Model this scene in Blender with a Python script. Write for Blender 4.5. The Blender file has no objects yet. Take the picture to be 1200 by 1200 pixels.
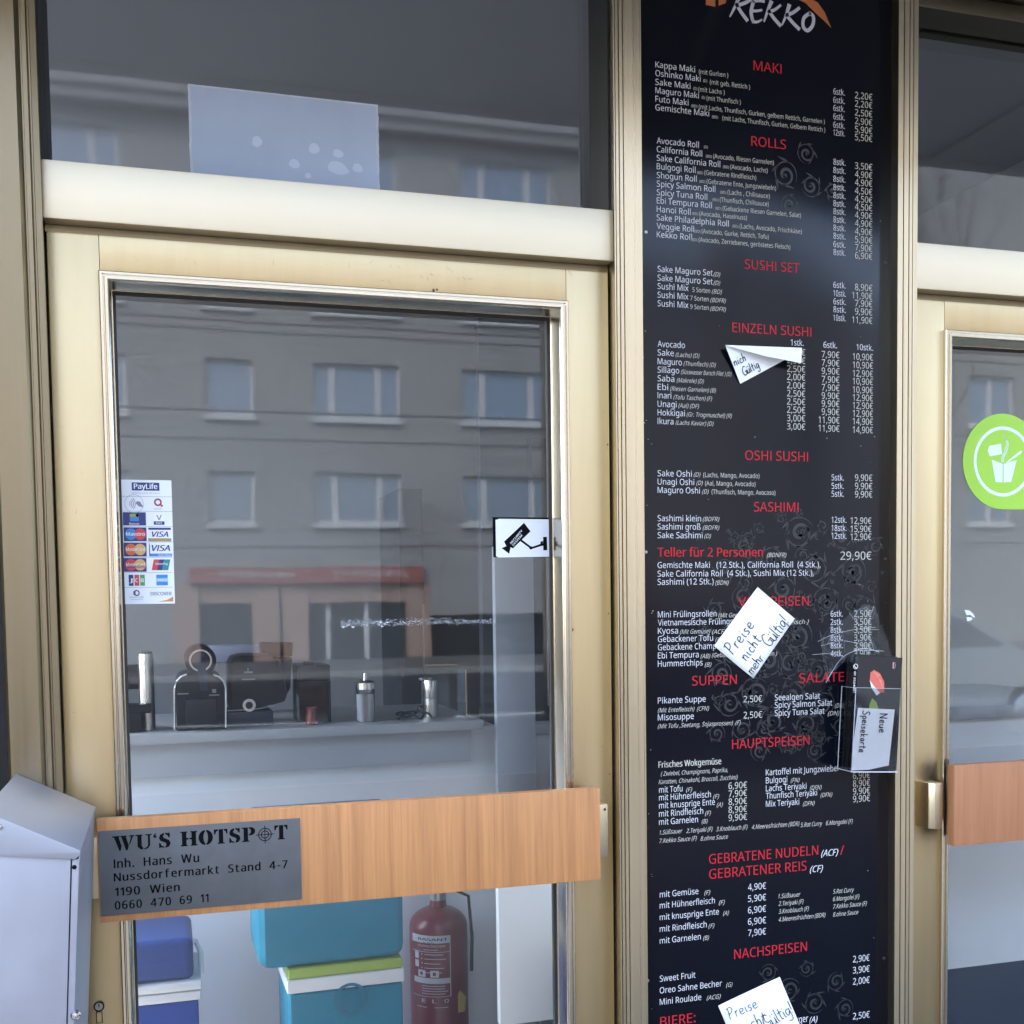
import bpy, bmesh, math, random
from mathutils import Vector, Matrix
random.seed(7)
C = bpy.context.scene.collection
R_ = math.radians
PI = math.pi

# ------------------------------------------------------------------ camera
F = 1350.0; CX = 600.0; CY = 781.27
def _rot(r):
    v = Vector(r); a = v.length
    return Matrix.Rotation(a, 3, v / a)
RM = _rot((0.0532958013, -0.290625856, -0.0217839221))     # (right, down, depth) -> camera axes
CAM = Vector((0, -2.0, 1.5))
def w3(v): return Vector((v[0], v[2], -v[1]))               # (right, down, depth) -> world
cam_d = bpy.data.cameras.new('camera'); cam = bpy.data.objects.new('camera', cam_d); C.objects.link(cam)
right, up, back = w3(RM[0]), -w3(RM[1]), -w3(RM[2])
M4 = Matrix((right, up, back)).transposed().to_4x4(); M4.translation = CAM
cam.matrix_world = M4
cam_d.sensor_width = 36; cam_d.lens = F / 1200 * 36
cam_d.shift_y = (CY - 600) / 1200; cam_d.shift_x = 0
cam_d.clip_start = 0.02; cam_d.clip_end = 2000
S = bpy.context.scene; S.camera = cam

# ------------------------------------------------------------------ light
SUN_EL, SUN_AZ = R_(48), R_(-42)
world = bpy.data.worlds.new('World'); S.world = world; world.use_nodes = True
nt = world.node_tree; nt.nodes.clear()
sky = nt.nodes.new('ShaderNodeTexSky'); sky.sky_type = 'NISHITA'; sky.sun_disc = False
sky.sun_elevation = SUN_EL; sky.sun_rotation = SUN_AZ; sky.air_density = 1.0; sky.dust_density = 3.0
hsv = nt.nodes.new('ShaderNodeHueSaturation'); hsv.inputs['Saturation'].default_value = 0.8
bg = nt.nodes.new('ShaderNodeBackground'); bg.inputs['Strength'].default_value = 0.15
wo = nt.nodes.new('ShaderNodeOutputWorld')
nt.links.new(sky.outputs[0], hsv.inputs['Color']); nt.links.new(hsv.outputs[0], bg.inputs['Color']); nt.links.new(bg.outputs[0], wo.inputs[0])
sd = bpy.data.lights.new('sun', 'SUN'); sd.energy = 1.2; sd.angle = R_(30); sd.color = (1, .96, .9)
so = bpy.data.objects.new('sun', sd); C.objects.link(so)
sdir = Vector((math.sin(SUN_AZ) * math.cos(SUN_EL), math.cos(SUN_AZ) * math.cos(SUN_EL), math.sin(SUN_EL)))
so.rotation_euler = sdir.to_track_quat('Z', 'Y').to_euler(); so.location = (0, -20, 30)
S.view_settings.view_transform = 'Standard'; S.view_settings.look = 'None'
S.view_settings.gamma = 1; S.view_settings.exposure = 3.68; S.view_settings.use_curve_mapping = False
S.cycles.max_bounces = 12; S.cycles.transparent_max_bounces = 24; S.cycles.glossy_bounces = 5; S.cycles.diffuse_bounces = 6
S.cycles.sample_clamp_indirect = 6; S.cycles.caustics_reflective = False

# ------------------------------------------------------------------ helpers
def ray(px, py):
    d = RM.transposed() @ Vector(((px - CX) / F, (py - CY) / F, 1))
    return w3(d)
def at(px, py, Y=0.0):
    d = ray(px, py); t = (Y - CAM.y) / d.y
    return CAM + d * t
def refl(px, py, D):                                        # the place in the street seen mirrored at this spot of the glazing
    p = at(px, py, 2 * GY + D); return Vector((p.x, -D, p.z))
GY = 0.055                                                  # glazing plane

MATS = {}
def mat(name, col=(.5, .5, .5), rough=.5, metal=0., spec=.5, coat=0., noise=0., nscale=(8, 8, 8), rnoise=0., bump=0., bscale=60., trans=0., coatr=.1):
    if name in MATS: return MATS[name]
    m = bpy.data.materials.new(name); m.use_nodes = True; MATS[name] = m
    n = m.node_tree; b = n.nodes['Principled BSDF']
    b.inputs['Base Color'].default_value = (*col, 1); b.inputs['Roughness'].default_value = rough
    b.inputs['Metallic'].default_value = metal; b.inputs['Specular IOR Level'].default_value = spec
    b.inputs['Coat Weight'].default_value = coat; b.inputs['Coat Roughness'].default_value = coatr
    b.inputs['Transmission Weight'].default_value = trans
    if noise or rnoise or bump:
        tc = n.nodes.new('ShaderNodeTexCoord'); mp = n.nodes.new('ShaderNodeMapping'); mp.inputs['Scale'].default_value = nscale
        tx = n.nodes.new('ShaderNodeTexNoise'); tx.inputs['Scale'].default_value = 1; tx.inputs['Detail'].default_value = 6; tx.inputs['Roughness'].default_value = .6
        n.links.new(tc.outputs['Object'], mp.inputs[0]); n.links.new(mp.outputs[0], tx.inputs['Vector'])
    if noise:
        mr = n.nodes.new('ShaderNodeMapRange'); mr.inputs[1].default_value = .3; mr.inputs[2].default_value = .7
        mr.inputs[3].default_value = 1 - noise; mr.inputs[4].default_value = 1 + noise * .6
        mx = n.nodes.new('ShaderNodeMix'); mx.data_type = 'RGBA'; mx.blend_type = 'MULTIPLY'; mx.inputs[0].default_value = 1
        mx.inputs[6].default_value = (*col, 1)
        n.links.new(tx.outputs[0], mr.inputs[0]); n.links.new(mr.outputs[0], mx.inputs[7]); n.links.new(mx.outputs[2], b.inputs['Base Color'])
    if rnoise:
        mr2 = n.nodes.new('ShaderNodeMapRange'); mr2.inputs[1].default_value = .3; mr2.inputs[2].default_value = .7
        mr2.inputs[3].default_value = max(.02, rough - rnoise); mr2.inputs[4].default_value = rough + rnoise
        n.links.new(tx.outputs[0], mr2.inputs[0]); n.links.new(mr2.outputs[0], b.inputs['Roughness'])
    if bump:
        t2 = n.nodes.new('ShaderNodeTexNoise'); t2.inputs['Scale'].default_value = bscale; t2.inputs['Detail'].default_value = 4
        n.links.new(tc.outputs['Object'], t2.inputs['Vector'])
        bp = n.nodes.new('ShaderNodeBump'); bp.inputs['Strength'].default_value = bump; bp.inputs['Distance'].default_value = .005
        n.links.new(t2.outputs[0], bp.inputs['Height']); n.links.new(bp.outputs[0], b.inputs['Normal'])
    return m

def glass_mat(name, tint=(.88, .91, .92), gain=2.0, rough=0.0, dirt=.02):
    m = bpy.data.materials.new(name); m.use_nodes = True; MATS[name] = m
    n = m.node_tree; n.nodes.clear()
    o = n.nodes.new('ShaderNodeOutputMaterial'); tr = n.nodes.new('ShaderNodeBsdfTransparent'); tr.inputs[0].default_value = (*tint, 1)
    gl = n.nodes.new('ShaderNodeBsdfGlossy'); gl.inputs['Roughness'].default_value = rough; gl.inputs['Color'].default_value = (.82, .91, 1, 1)
    fr = n.nodes.new('ShaderNodeFresnel'); fr.inputs[0].default_value = 1.5
    mu = n.nodes.new('ShaderNodeMath'); mu.operation = 'MULTIPLY'; mu.inputs[1].default_value = gain; mu.use_clamp = True
    mx = n.nodes.new('ShaderNodeMixShader')
    n.links.new(fr.outputs[0], mu.inputs[0]); n.links.new(mu.outputs[0], mx.inputs[0]); n.links.new(tr.outputs[0], mx.inputs[1]); n.links.new(gl.outputs[0], mx.inputs[2])
    # dust film with a shape of its own
    df = n.nodes.new('ShaderNodeBsdfDiffuse'); df.inputs[0].default_value = (.6, .62, .65, 1)
    tc = n.nodes.new('ShaderNodeTexCoord'); tx = n.nodes.new('ShaderNodeTexNoise'); tx.inputs['Scale'].default_value = 3.5; tx.inputs['Detail'].default_value = 8; tx.inputs['Roughness'].default_value = .65
    mr = n.nodes.new('ShaderNodeMapRange'); mr.inputs[1].default_value = .54; mr.inputs[2].default_value = .78; mr.inputs[3].default_value = dirt * .15; mr.inputs[4].default_value = dirt * 8
    m2 = n.nodes.new('ShaderNodeMixShader')
    n.links.new(tc.outputs['Object'], tx.inputs['Vector']); n.links.new(tx.outputs[0], mr.inputs[0]); n.links.new(mr.outputs[0], m2.inputs[0])
    # slight waviness of the pane
    wv = n.nodes.new('ShaderNodeTexNoise'); wv.inputs['Scale'].default_value = 2.2; wv.inputs['Detail'].default_value = 1
    bp = n.nodes.new('ShaderNodeBump'); bp.inputs['Strength'].default_value = .06; bp.inputs['Distance'].default_value = .008
    n.links.new(tc.outputs['Object'], wv.inputs['Vector']); n.links.new(wv.outputs[0], bp.inputs['Height']); n.links.new(bp.outputs[0], gl.inputs['Normal'])
    n.links.new(mx.outputs[0], m2.inputs[1]); n.links.new(df.outputs[0], m2.inputs[2]); n.links.new(m2.outputs[0], o.inputs[0])
    return m
def clear_mat(name, tint):
    m = bpy.data.materials.new(name); m.use_nodes = True; MATS[name] = m
    n = m.node_tree; n.nodes.clear(); o = n.nodes.new('ShaderNodeOutputMaterial'); tr = n.nodes.new('ShaderNodeBsdfTransparent'); tr.inputs[0].default_value = (*tint, 1)
    n.links.new(tr.outputs[0], o.inputs[0]); return m

class MB:
    def __init__(s): s.v = []; s.f = []; s.m = []; s.s = []; s.mats = []
    def mi(s, m):
        if m not in s.mats: s.mats.append(m)
        return s.mats.index(m)
    def add(s, vs, fs, m, smooth=False):
        o = len(s.v); s.v += [tuple(v) for v in vs]; k = s.mi(m)
        for f in fs: s.f.append([o + i for i in f]); s.m.append(k); s.s.append(smooth)
        return s
    def box(s, x0, x1, y0, y1, z0, z1, m, bev=0., rot=None, org=None, seg=2):
        x0, x1 = min(x0, x1), max(x0, x1); y0, y1 = min(y0, y1), max(y0, y1); z0, z1 = min(z0, z1), max(z0, z1)
        bm = bmesh.new(); bmesh.ops.create_cube(bm, size=1)
        for v in bm.verts: v.co = Vector(((x0 + x1) / 2 + v.co.x * (x1 - x0), (y0 + y1) / 2 + v.co.y * (y1 - y0), (z0 + z1) / 2 + v.co.z * (z1 - z0)))
        if bev: bmesh.ops.bevel(bm, geom=bm.edges[:], offset=min(bev, .49 * min(x1 - x0, y1 - y0, z1 - z0)), segments=seg, affect='EDGES', profile=.6)
        return s.bm(bm, m, rot, org, bool(bev))
    def bm(s, bm, m, rot=None, org=None, smooth=False):
        bm.verts.index_update()
        vs = [v.co.copy() for v in bm.verts]
        if rot is not None:
            o = org or Vector(); vs = [rot @ (v - o) + o for v in vs]
        s.add(vs, [[v.index for v in f.verts] for f in bm.faces], m, smooth); bm.free(); return s
    def prism(s, pts, y0, y1, m, axis='y', bev=0.):
        """outline in (x,z) extruded along y (or (y,z) along x, or (x,y) along z)"""
        def mk(p, d): return {'y': (p[0], d, p[1]), 'x': (d, p[0], p[1]), 'z': (p[0], p[1], d)}[axis]
        bm = bmesh.new(); a = [bm.verts.new(mk(p, y0)) for p in pts]; b = [bm.verts.new(mk(p, y1)) for p in pts]; n = len(pts)
        bm.faces.new(a); bm.faces.new(b[::-1])
        for i in range(n): bm.faces.new((a[i], b[i], b[(i + 1) % n], a[(i + 1) % n]))
        bmesh.ops.recalc_face_normals(bm, faces=bm.faces[:])
        if bev: bmesh.ops.bevel(bm, geom=bm.edges[:], offset=bev, segments=2, affect='EDGES', profile=.6)
        return s.bm(bm, m, smooth=bool(bev))
    def lathe(s, prof, cx, cy, m, n=32, z0=0., a0=0., a1=2 * PI, smooth=True):
        vs = []; fs = []; full = abs(a1 - a0 - 2 * PI) < 1e-6; k = n if full else n + 1
        for r, z in prof:
            for i in range(k):
                a = a0 + (a1 - a0) * i / n; vs.append((cx + r * math.cos(a), cy + r * math.sin(a), z0 + z))
        for j in range(len(prof) - 1):
            for i in range(n):
                i2 = (i + 1) % k; fs.append((j * k + i, j * k + i2, (j + 1) * k + i2, (j + 1) * k + i))
        return s.add(vs, fs, m, smooth)
    def tube(s, pts, r, m, n=8, r1=None, cap=True):
        pts = [Vector(p) for p in pts]; vs = []; fs = []; L = len(pts); r1 = r if r1 is None else r1
        for j, p in enumerate(pts):
            d = (pts[min(j + 1, L - 1)] - pts[max(j - 1, 0)]).normalized()
            u = d.orthogonal().normalized() if abs(d.z) > .95 else d.cross(Vector((0, 0, 1))).normalized(); w = d.cross(u)
            rr = r + (r1 - r) * j / max(1, L - 1)
            for i in range(n): a = 2 * PI * i / n; vs.append(p + (u * math.cos(a) + w * math.sin(a)) * rr)
        for j in range(L - 1):
            for i in range(n): i2 = (i + 1) % n; fs.append((j * n + i, j * n + i2, (j + 1) * n + i2, (j + 1) * n + i))
        if cap: fs += [list(range(n))[::-1], [(L - 1) * n + i for i in range(n)]]
        return s.add(vs, fs, m, True)
    def quad(s, pts, m): return s.add(pts, [list(range(len(pts)))], m)
    def frame(s, x0, x1, z0, z1, prof, m, smooth=False):
        """profile (inset, y) swept round a rectangle with mitred corners"""
        vs = []; fs = []; n = len(prof)
        for (sx, sz, X, Z) in ((1, 1, x0, z0), (-1, 1, x1, z0), (-1, -1, x1, z1), (1, -1, x0, z1)):
            for (i, y) in prof: vs.append((X + sx * i, y, Z + sz * i))
        for c in range(4):
            d = (c + 1) % 4
            for j in range(n - 1): fs.append((c * n + j, d * n + j, d * n + j + 1, c * n + j + 1))
        return s.add(vs, fs, m, smooth)
    def build(s, name, parent=None, loc=None, auto=35):
        me = bpy.data.meshes.new(name)
        o0 = Vector(loc) if loc is not None else Vector()
        if parent is not None and loc is None: o0 = parent.location.copy()
        me.from_pydata([tuple(Vector(v) - o0) for v in s.v], [], s.f); me.update()
        for m in s.mats: me.materials.append(m)
        me.polygons.foreach_set('material_index', s.m); me.polygons.foreach_set('use_smooth', s.s)
        if any(s.s): me.set_sharp_from_angle(angle=R_(auto))
        o = bpy.data.objects.new(name, me); C.objects.link(o)
        if parent is not None: o.parent = parent; 
        if parent is None: o.location = o0
        return o
def tag(o, label=None, cat=None, group=None, kind=None):
    if label: o['label'] = label
    if cat: o['category'] = cat
    if group: o['group'] = group
    if kind: o['kind'] = kind
    return o
def thing(name, loc, label, cat, group=None):
    o = bpy.data.objects.new(name, None); o.empty_display_size = .05; C.objects.link(o); o.location = loc
    return tag(o, label, cat, group)
def child(mb, name, root, up=None):
    """part (or sub-part of the part 'up') whose world geometry stays where it was built"""
    o = mb.build(name, None, loc=root.location); o.location = (0, 0, 0); o.parent = up if up is not None else root
    return o

# lettering -------------------------------------------------------
import os
FONT = None
try:                                                        # one of the typefaces, shipped with the program
    FONT = bpy.data.fonts.load(os.path.join(bpy.utils.system_resource('DATAFILES', path='fonts'), 'NotoSansHebrew-Regular.woff2'))
except Exception:
    FONT = None
_raw = {}; _adv = {}; _tc = {}
def raw(s, res=2):
    if s in _raw: return _raw[s]
    cu = bpy.data.curves.new('lettering', 'FONT'); cu.body = s; cu.size = 1; cu.resolution_u = res; cu.font = FONT or cu.font
    ob = bpy.data.objects.new('lettering', cu); C.objects.link(ob)
    dg = bpy.context.evaluated_depsgraph_get(); dg.update()
    me = bpy.data.meshes.new_from_object(ob.evaluated_get(dg), depsgraph=dg)
    r = ([(v.co.x, v.co.y) for v in me.vertices], [list(p.vertices) for p in me.polygons])
    bpy.data.objects.remove(ob); bpy.data.curves.remove(cu); bpy.data.meshes.remove(me)
    _raw[s] = r; return r
def _w(s): xs = [v[0] for v in raw(s)[0]]; return max(xs) - min(xs)
_hx = sorted({round(v[0], 3) for v in raw('H')[0]}); LSB, STEM = _hx[0], _hx[1] - _hx[0]
CAPY = max(v[1] for v in raw('H')[0]); ASC = max(v[1] for v in raw('h')[0])
def glyph(c):
    """outline and advance of one letter; a plain stem for the capital I"""
    if c == 'I': return [(LSB, 0), (LSB + STEM, 0), (LSB + STEM, CAPY), (LSB, CAPY)], [[0, 1, 2, 3]], 2 * LSB + STEM
    if c not in _adv: _adv[c] = _w('H' + c + 'H') - _w('HH')
    v, f = raw(c) if c != ' ' else ([], []); return v, f, _adv[c]
def glyphs(s, bold=0., shear=0., res=2):
    k = (s, shear)
    if k in _tc: return _tc[k]
    vs = []; fs = []; pen = 0
    for c in s:
        v, f, a = glyph(c); o = len(vs); vs += [(x + pen + y * shear, y) for x, y in v]; fs += [[o + i for i in q] for q in f]; pen += a
    x0 = min(v[0] for v in vs); vs = [(x - x0, y) for x, y in vs]; _tc[k] = (vs, fs, max(v[0] for v in vs)); return _tc[k]
CAPH = None
def caph():
    global CAPH
    if CAPH is None: CAPH = CAPY
    return CAPH
class Sheet:
    """flat surface in the scene carrying print: local (u,v) -> world"""
    def __init__(s, mb, org, ux, uz, lift=None): s.mb = mb; s.o = Vector(org); s.ux = Vector(ux); s.uz = Vector(uz); s.n = s.ux.cross(s.uz).normalized(); s.l = 0
    def p(s, u, v, k=0.): return s.o + s.ux * u + s.uz * v + s.n * k
    def poly(s, pts, m, k=.0005): s.mb.add([s.p(u, v, k) for u, v in pts], [list(range(len(pts)))], m)
    def rect(s, u0, v0, u1, v1, m, k=.0005): s.poly([(u0, v0), (u1, v0), (u1, v1), (u0, v1)], m, k)
    def disc(s, u, v, r, m, k=.0005, n=28, ry=None): s.poly([(u + r * math.cos(2 * PI * i / n), v + (ry or r) * math.sin(2 * PI * i / n)) for i in range(n)], m, k)
    def ring(s, u, v, r0, r1, m, k=.0005, n=36, a0=0., a1=2 * PI):
        vs = []; fs = []
        for i in range(n + 1):
            a = a0 + (a1 - a0) * i / n
            vs += [s.p(u + r0 * math.cos(a), v + r0 * math.sin(a), k), s.p(u + r1 * math.cos(a), v + r1 * math.sin(a), k)]
        for i in range(n): fs.append((2 * i, 2 * i + 1, 2 * i + 3, 2 * i + 2))
        s.mb.add(vs, fs, m)
    def text(s, t, u0, u1, v, h, m, k=.0006, bold=0., shear=0., res=2):
        vs, fs, W = glyphs(t, bold, shear, res); sx = (u1 - u0) / W; sy = h / caph(); e = min(bold * .7, .025)
        for n_, dx in enumerate((-e, e) if bold else (0,)):
            s.mb.add([s.p(u0 + (x + dx) * sx, v + y * sy, k + .00004 * n_) for x, y in vs], fs, m)
    def stroke(s, pts, w, m, k=.0006, w1=None):
        L = len(pts); vs = []; w1 = w if w1 is None else w1
        for j in range(L):
            a = pts[max(j - 1, 0)]; b = pts[min(j + 1, L - 1)]; dx, dy = b[0] - a[0], b[1] - a[1]; q = math.hypot(dx, dy) or 1
            ww = (w + (w1 - w) * j / max(1, L - 1)) / 2
            vs += [s.p(pts[j][0] - dy / q * ww, pts[j][1] + dx / q * ww, k), s.p(pts[j][0] + dy / q * ww, pts[j][1] - dx / q * ww, k)]
        s.mb.add(vs, [(2 * j, 2 * j + 1, 2 * j + 3, 2 * j + 2) for j in range(L - 1)], m)
def smooth_line(pts, n=5):
    out = []; P = [pts[0]] + list(pts) + [pts[-1]]
    for i in range(1, len(P) - 2):
        p0, p1, p2, p3 = P[i - 1], P[i], P[i + 1], P[i + 2]
        for j in range(n):
            t = j / n
            out.append(tuple(.5 * (2 * p1[c] + (p2[c] - p0[c]) * t + (2 * p0[c] - 5 * p1[c] + 4 * p2[c] - p3[c]) * t * t + (3 * p1[c] - p0[c] - 3 * p2[c] + p3[c]) * t ** 3) for c in (0, 1)))
    out.append(tuple(pts[-1])); return out
HAND = {  # handwritten letters as pen strokes, x-height .5, (width, strokes)
 'P': (.5, [[(.05, 0), (.1, .5), (.14, 1)], [(.0, .92), (.3, 1.02), (.48, .8), (.35, .55), (.1, .45)]]),
 'r': (.3, [[(.03, 0), (.07, .5)], [(.06, .3), (.15, .47), (.3, .5)]]),
 'e': (.4, [[(.03, .25), (.3, .3), (.3, .48), (.12, .5), (.02, .25), (.12, .02), (.38, .08)]]),
 'i': (.16, [[(.05, .5), (.06, .1), (.15, .02)], [(.08, .7), (.1, .76)]]),
 's': (.34, [[(.3, .46), (.12, .5), (.08, .36), (.25, .2), (.2, .03), (.0, .04)]]),
 'n': (.42, [[(.04, .5), (.06, 0)], [(.06, .3), (.2, .5), (.32, .4), (.34, .02), (.4, .02)]]),
 'c': (.34, [[(.32, .44), (.16, .5), (.04, .25), (.14, .02), (.34, .08)]]),
 'h': (.42, [[(.06, 1), (.06, 0)], [(.06, .3), (.2, .5), (.32, .38), (.34, 0)]]),
 't': (.34, [[(.16, .85), (.14, .1), (.28, .02)], [(.0, .55), (.34, .6)]]),
 'm': (.6, [[(.03, .5), (.05, 0)], [(.05, .3), (.16, .5), (.27, .36), (.28, 0)], [(.28, .3), (.4, .5), (.52, .36), (.55, 0)]]),
 'G': (.55, [[(.5, .9), (.3, 1.02), (.05, .6), (.12, .1), (.4, .02), (.5, .35)], [(.3, .4), (.6, .4), (.55, .0)]]),
 'u': (.4, [[(.03, .5), (.04, .12), (.16, .0), (.3, .15), (.33, .5)], [(.33, .5), (.35, .05), (.4, .0)]]),
 'l': (.18, [[(.08, 1), (.06, .1), (.16, .02)]]),
 'g': (.4, [[(.32, .45), (.14, .5), (.03, .25), (.14, .02), (.32, .3)], [(.33, .5), (.34, -.2), (.2, -.42), (.0, -.3)]]),
 '!': (.16, [[(.12, 1), (.07, .3)], [(.05, .1), (.06, .02)]]),
 'N': (.6, [[(.05, 0), (.06, 1)], [(.06, 1), (.48, .0)], [(.48, 0), (.52, 1)]]),
 'S': (.5, [[(.46, .88), (.25, 1.02), (.06, .8), (.25, .52), (.42, .28), (.25, .0), (.0, .12)]]),
 'p': (.4, [[(.05, .5), (.05, -.4)], [(.05, .35), (.2, .52), (.36, .3), (.22, .02), (.05, .12)]]),
 'k': (.4, [[(.05, 1), (.05, 0)], [(.34, .5), (.07, .25), (.36, 0)]]),
 'a': (.42, [[(.32, .45), (.14, .5), (.03, .25), (.14, .02), (.32, .3)], [(.33, .5), (.34, .06), (.42, .02)]]),
}
def hand(sh, t, u, v, h, m, w, rot=0., gap=.1, k=.0008):
    """handwriting on a Sheet starting at (u,v), cap height h, pen width w"""
    x = 0; c, sn = math.cos(rot), math.sin(rot)
    for ch in t:
        if ch == ' ': x += .3; continue
        um = ch == 'ü'; W, st = HAND['u' if um else ch]
        st = list(st) + ([[(.1, .7), (.1, .8)], [(.27, .72), (.27, .82)]] if um else [])
        j = random.uniform(-.04, .04)
        for q in st:
            pts = [(u + ((x + a) * c - (b + j) * sn) * h, v + ((x + a) * sn + (b + j) * c) * h) for a, b in (smooth_line(q, 4) if len(q) > 2 else q)]
            sh.stroke(pts, w, m, k)
        x += W + gap

# materials -------------------------------------------------------
def brushed(name, col, rough, metal=1., ns=(60, 60, 1.2), noise=.05, rn=.06, bump=0.): return mat(name, col, rough, metal, noise=noise, nscale=ns, rnoise=rn, bump=bump, bscale=300)
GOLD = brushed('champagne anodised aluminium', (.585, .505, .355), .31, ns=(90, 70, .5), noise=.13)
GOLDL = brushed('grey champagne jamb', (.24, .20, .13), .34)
GOLDH = brushed('champagne aluminium of the transom bar', (.70, .63, .48), .50, ns=(1.2, 9, 9), rn=.03)
DOORG = brushed('champagne satin door leaf', (.51, .405, .235), .38, ns=(14, 9, .7), noise=.10, bump=.03)
CHROME = brushed('polished bead', (.58, .53, .43), .2, rn=.02, noise=.02, ns=(3, 3, 3))
GREYAL = brushed('grey aluminium', (.34, .34, .32), .35)
SCUFF = mat('scratch', (.16, .13, .09), .7)
GALV = brushed('galvanised letterbox steel', (.34, .36, .42), .45, metal=.75, ns=(7, 7, 7), rn=.06, noise=.07)
GASKET = mat('black rubber', (.012, .012, .012), .6)
GLASS = glass_mat('door glazing', dirt=.004, rough=.022)
GLASST = glass_mat('transom glazing', tint=(.86, .89, .92), gain=2.0, dirt=.003, rough=.03)
CLEAR = clear_mat('glazing inner face', (.99, .99, .99))
ACRYL = glass_mat('clear acrylic', tint=(.95, .96, .98), gain=.8, rough=.03, dirt=.008)
FILM = glass_mat('crinkled clear film', tint=(.95, .96, .97), gain=.55, rough=.12, dirt=.012)
LETW = mat('grey white lettering', (.58, .58, .60), .6, spec=.2)
WHITE = mat('white print', (.8, .8, .8), .5)
PAPER = mat('white paper', (.84, .86, .87), .8, noise=.03, nscale=(30, 30, 30))
RED = mat('red print', (.46, .018, .028), .55, spec=.2)
CREAM = mat('cream print', (.50, .485, .42), .6, spec=.2)
INK = mat('pen ink', (.012, .014, .02), .8, spec=.1)
BLACK = mat('black print', (.004, .004, .005), .85, spec=.08)
BOARD = mat('glossy black board', (.003, .004, .0085), .16, spec=.25, noise=.2, nscale=(3, 3, 3), rnoise=.04)
FLORAL = mat('dark grey ornament', (.0155, .0175, .0205), .45)
# ------------------------------------------------------------------ ground and street
ASPH = mat('asphalt', (.03, .031, .034), .95, spec=0.0, noise=.25, nscale=(.8, .8, .8), bump=.3, bscale=40)
PAVE = mat('grey paving', (.08, .08, .08), .95, spec=0.0, noise=.2, nscale=(2, 2, 2), bump=.2, bscale=30)
KERB = mat('granite kerb', (.16, .16, .155), .9, spec=0.0, noise=.15, nscale=(10, 10, 10))
LINE = mat('road paint', (.35, .35, .34), .9, spec=0.0, noise=.15, nscale=(5, 5, 5))
def structure(mb, name): return tag(mb.build(name), kind='structure')
g = MB(); g.quad([(-400, -400, -.14), (400, -400, -.14), (400, 400, -.14), (-400, 400, -.14)], ASPH); structure(g, 'ground')
g = MB(); g.box(-60, 60, -4.6, 6, -.139, 0, PAVE); g.box(-60, 60, -4.75, -4.602, -.139, .004, KERB, .01); structure(g, 'pavement')
g = MB(); g.box(-60, 60, -29.9, -24.2, -.139, 0, PAVE); g.box(-60, 60, -24.198, -24.05, -.139, .004, KERB, .01); structure(g, 'far_pavement')
g = MB()
for i in range(-14, 15): g.box(i * 4, i * 4 + 2, -14.3, -14.15, -.136, -.132, LINE)
structure(g, 'road_marking')

# ------------------------------------------------------------------ the shop front
def X(px, py, Y=0.): return at(px, py, Y).x
def Z(px, py, Y=0.): return at(px, py, Y).z
PF = -.035                                                   # front of the posts
xl = X(52, 258); xr = X(713.5, 300)                          # door leaf
zbar0, zbar1 = Z(380, 281, -.02), Z(380, 216.5, -.02)
TOPZ = 2.68
shop = thing('shop_front', (0, 0, 0), 'gold anodised aluminium shop front with a room behind its glass', 'shop')
def post(x0, x1, grooves, m=GOLD, z1=TOPZ, y=PF):
    b = MB()
    # front outline in (x,y): grooves are thin recessed lines
    pts = [(x0, .09), (x0, y)]
    for gx, gw in grooves: pts += [(gx, y), (gx + .0006, y + .004), (gx + gw - .0006, y + .004), (gx + gw, y)]
    pts += [(x1, y), (x1, .09)]
    b.prism(pts, .0, z1, m, axis='z'); return child(b, 'post', shop)
# left jamb, stepped profile
x0 = X(-5, 500, PF)
b = MB()
xa, xb_, xc_ = X(29, 200, PF), X(39, 200, PF), X(48.5, 200, PF)
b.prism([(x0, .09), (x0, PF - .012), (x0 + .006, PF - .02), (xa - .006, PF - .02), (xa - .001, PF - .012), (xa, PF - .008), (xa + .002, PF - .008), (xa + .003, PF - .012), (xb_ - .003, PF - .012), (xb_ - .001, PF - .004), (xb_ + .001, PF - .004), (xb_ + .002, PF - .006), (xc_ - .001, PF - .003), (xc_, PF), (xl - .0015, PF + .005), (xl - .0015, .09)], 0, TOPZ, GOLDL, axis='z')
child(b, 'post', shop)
b = MB(); b.box(x0 - .03, x0 - .002, PF + .01, .09, 0, TOPZ, GASKET); b.box(x0 - .06, x0 - .032, PF - .02, .09, 0, TOPZ, GREYAL); child(b, 'side_profile', shop)
WALLM = mat('stall side wall panel', (.16, .16, .165), .6, noise=.1)
b = MB(); b.box(-1.25, x0 - .062, -.02, .09, 0, .25, WALLM); b.box(-1.25, -1.19, -.02, .09, .251, TOPZ, GOLD); b.box(x0 - .14, x0 - .062, -.02, .09, .251, TOPZ, GREYAL); child(b, 'side_panel', shop)
# posts either side of the board
xb0, xb1 = X(747, 600, -.012), X(1044.5, 600, -.012)          # board
gx = X(721.5, 300, PF)
xr2 = X(1075, 300, PF)
post(xr + .0015, xb0 + .004, [(X(720.5, 300, PF), .0022), (X(726, 300, PF), .0022), (X(731, 300, PF), .0018)])
post(xb1 - .004, xr2, [(X(1058, 300, PF), .0022), (X(1064.5, 300, PF), .0022), (X(1069, 300, PF), .0015)])
b = MB(); b.box(xb0 - .01, xb1 + .01, .0, .09, 0, TOPZ, GREYAL); child(b, 'board_backing', shop)
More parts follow.
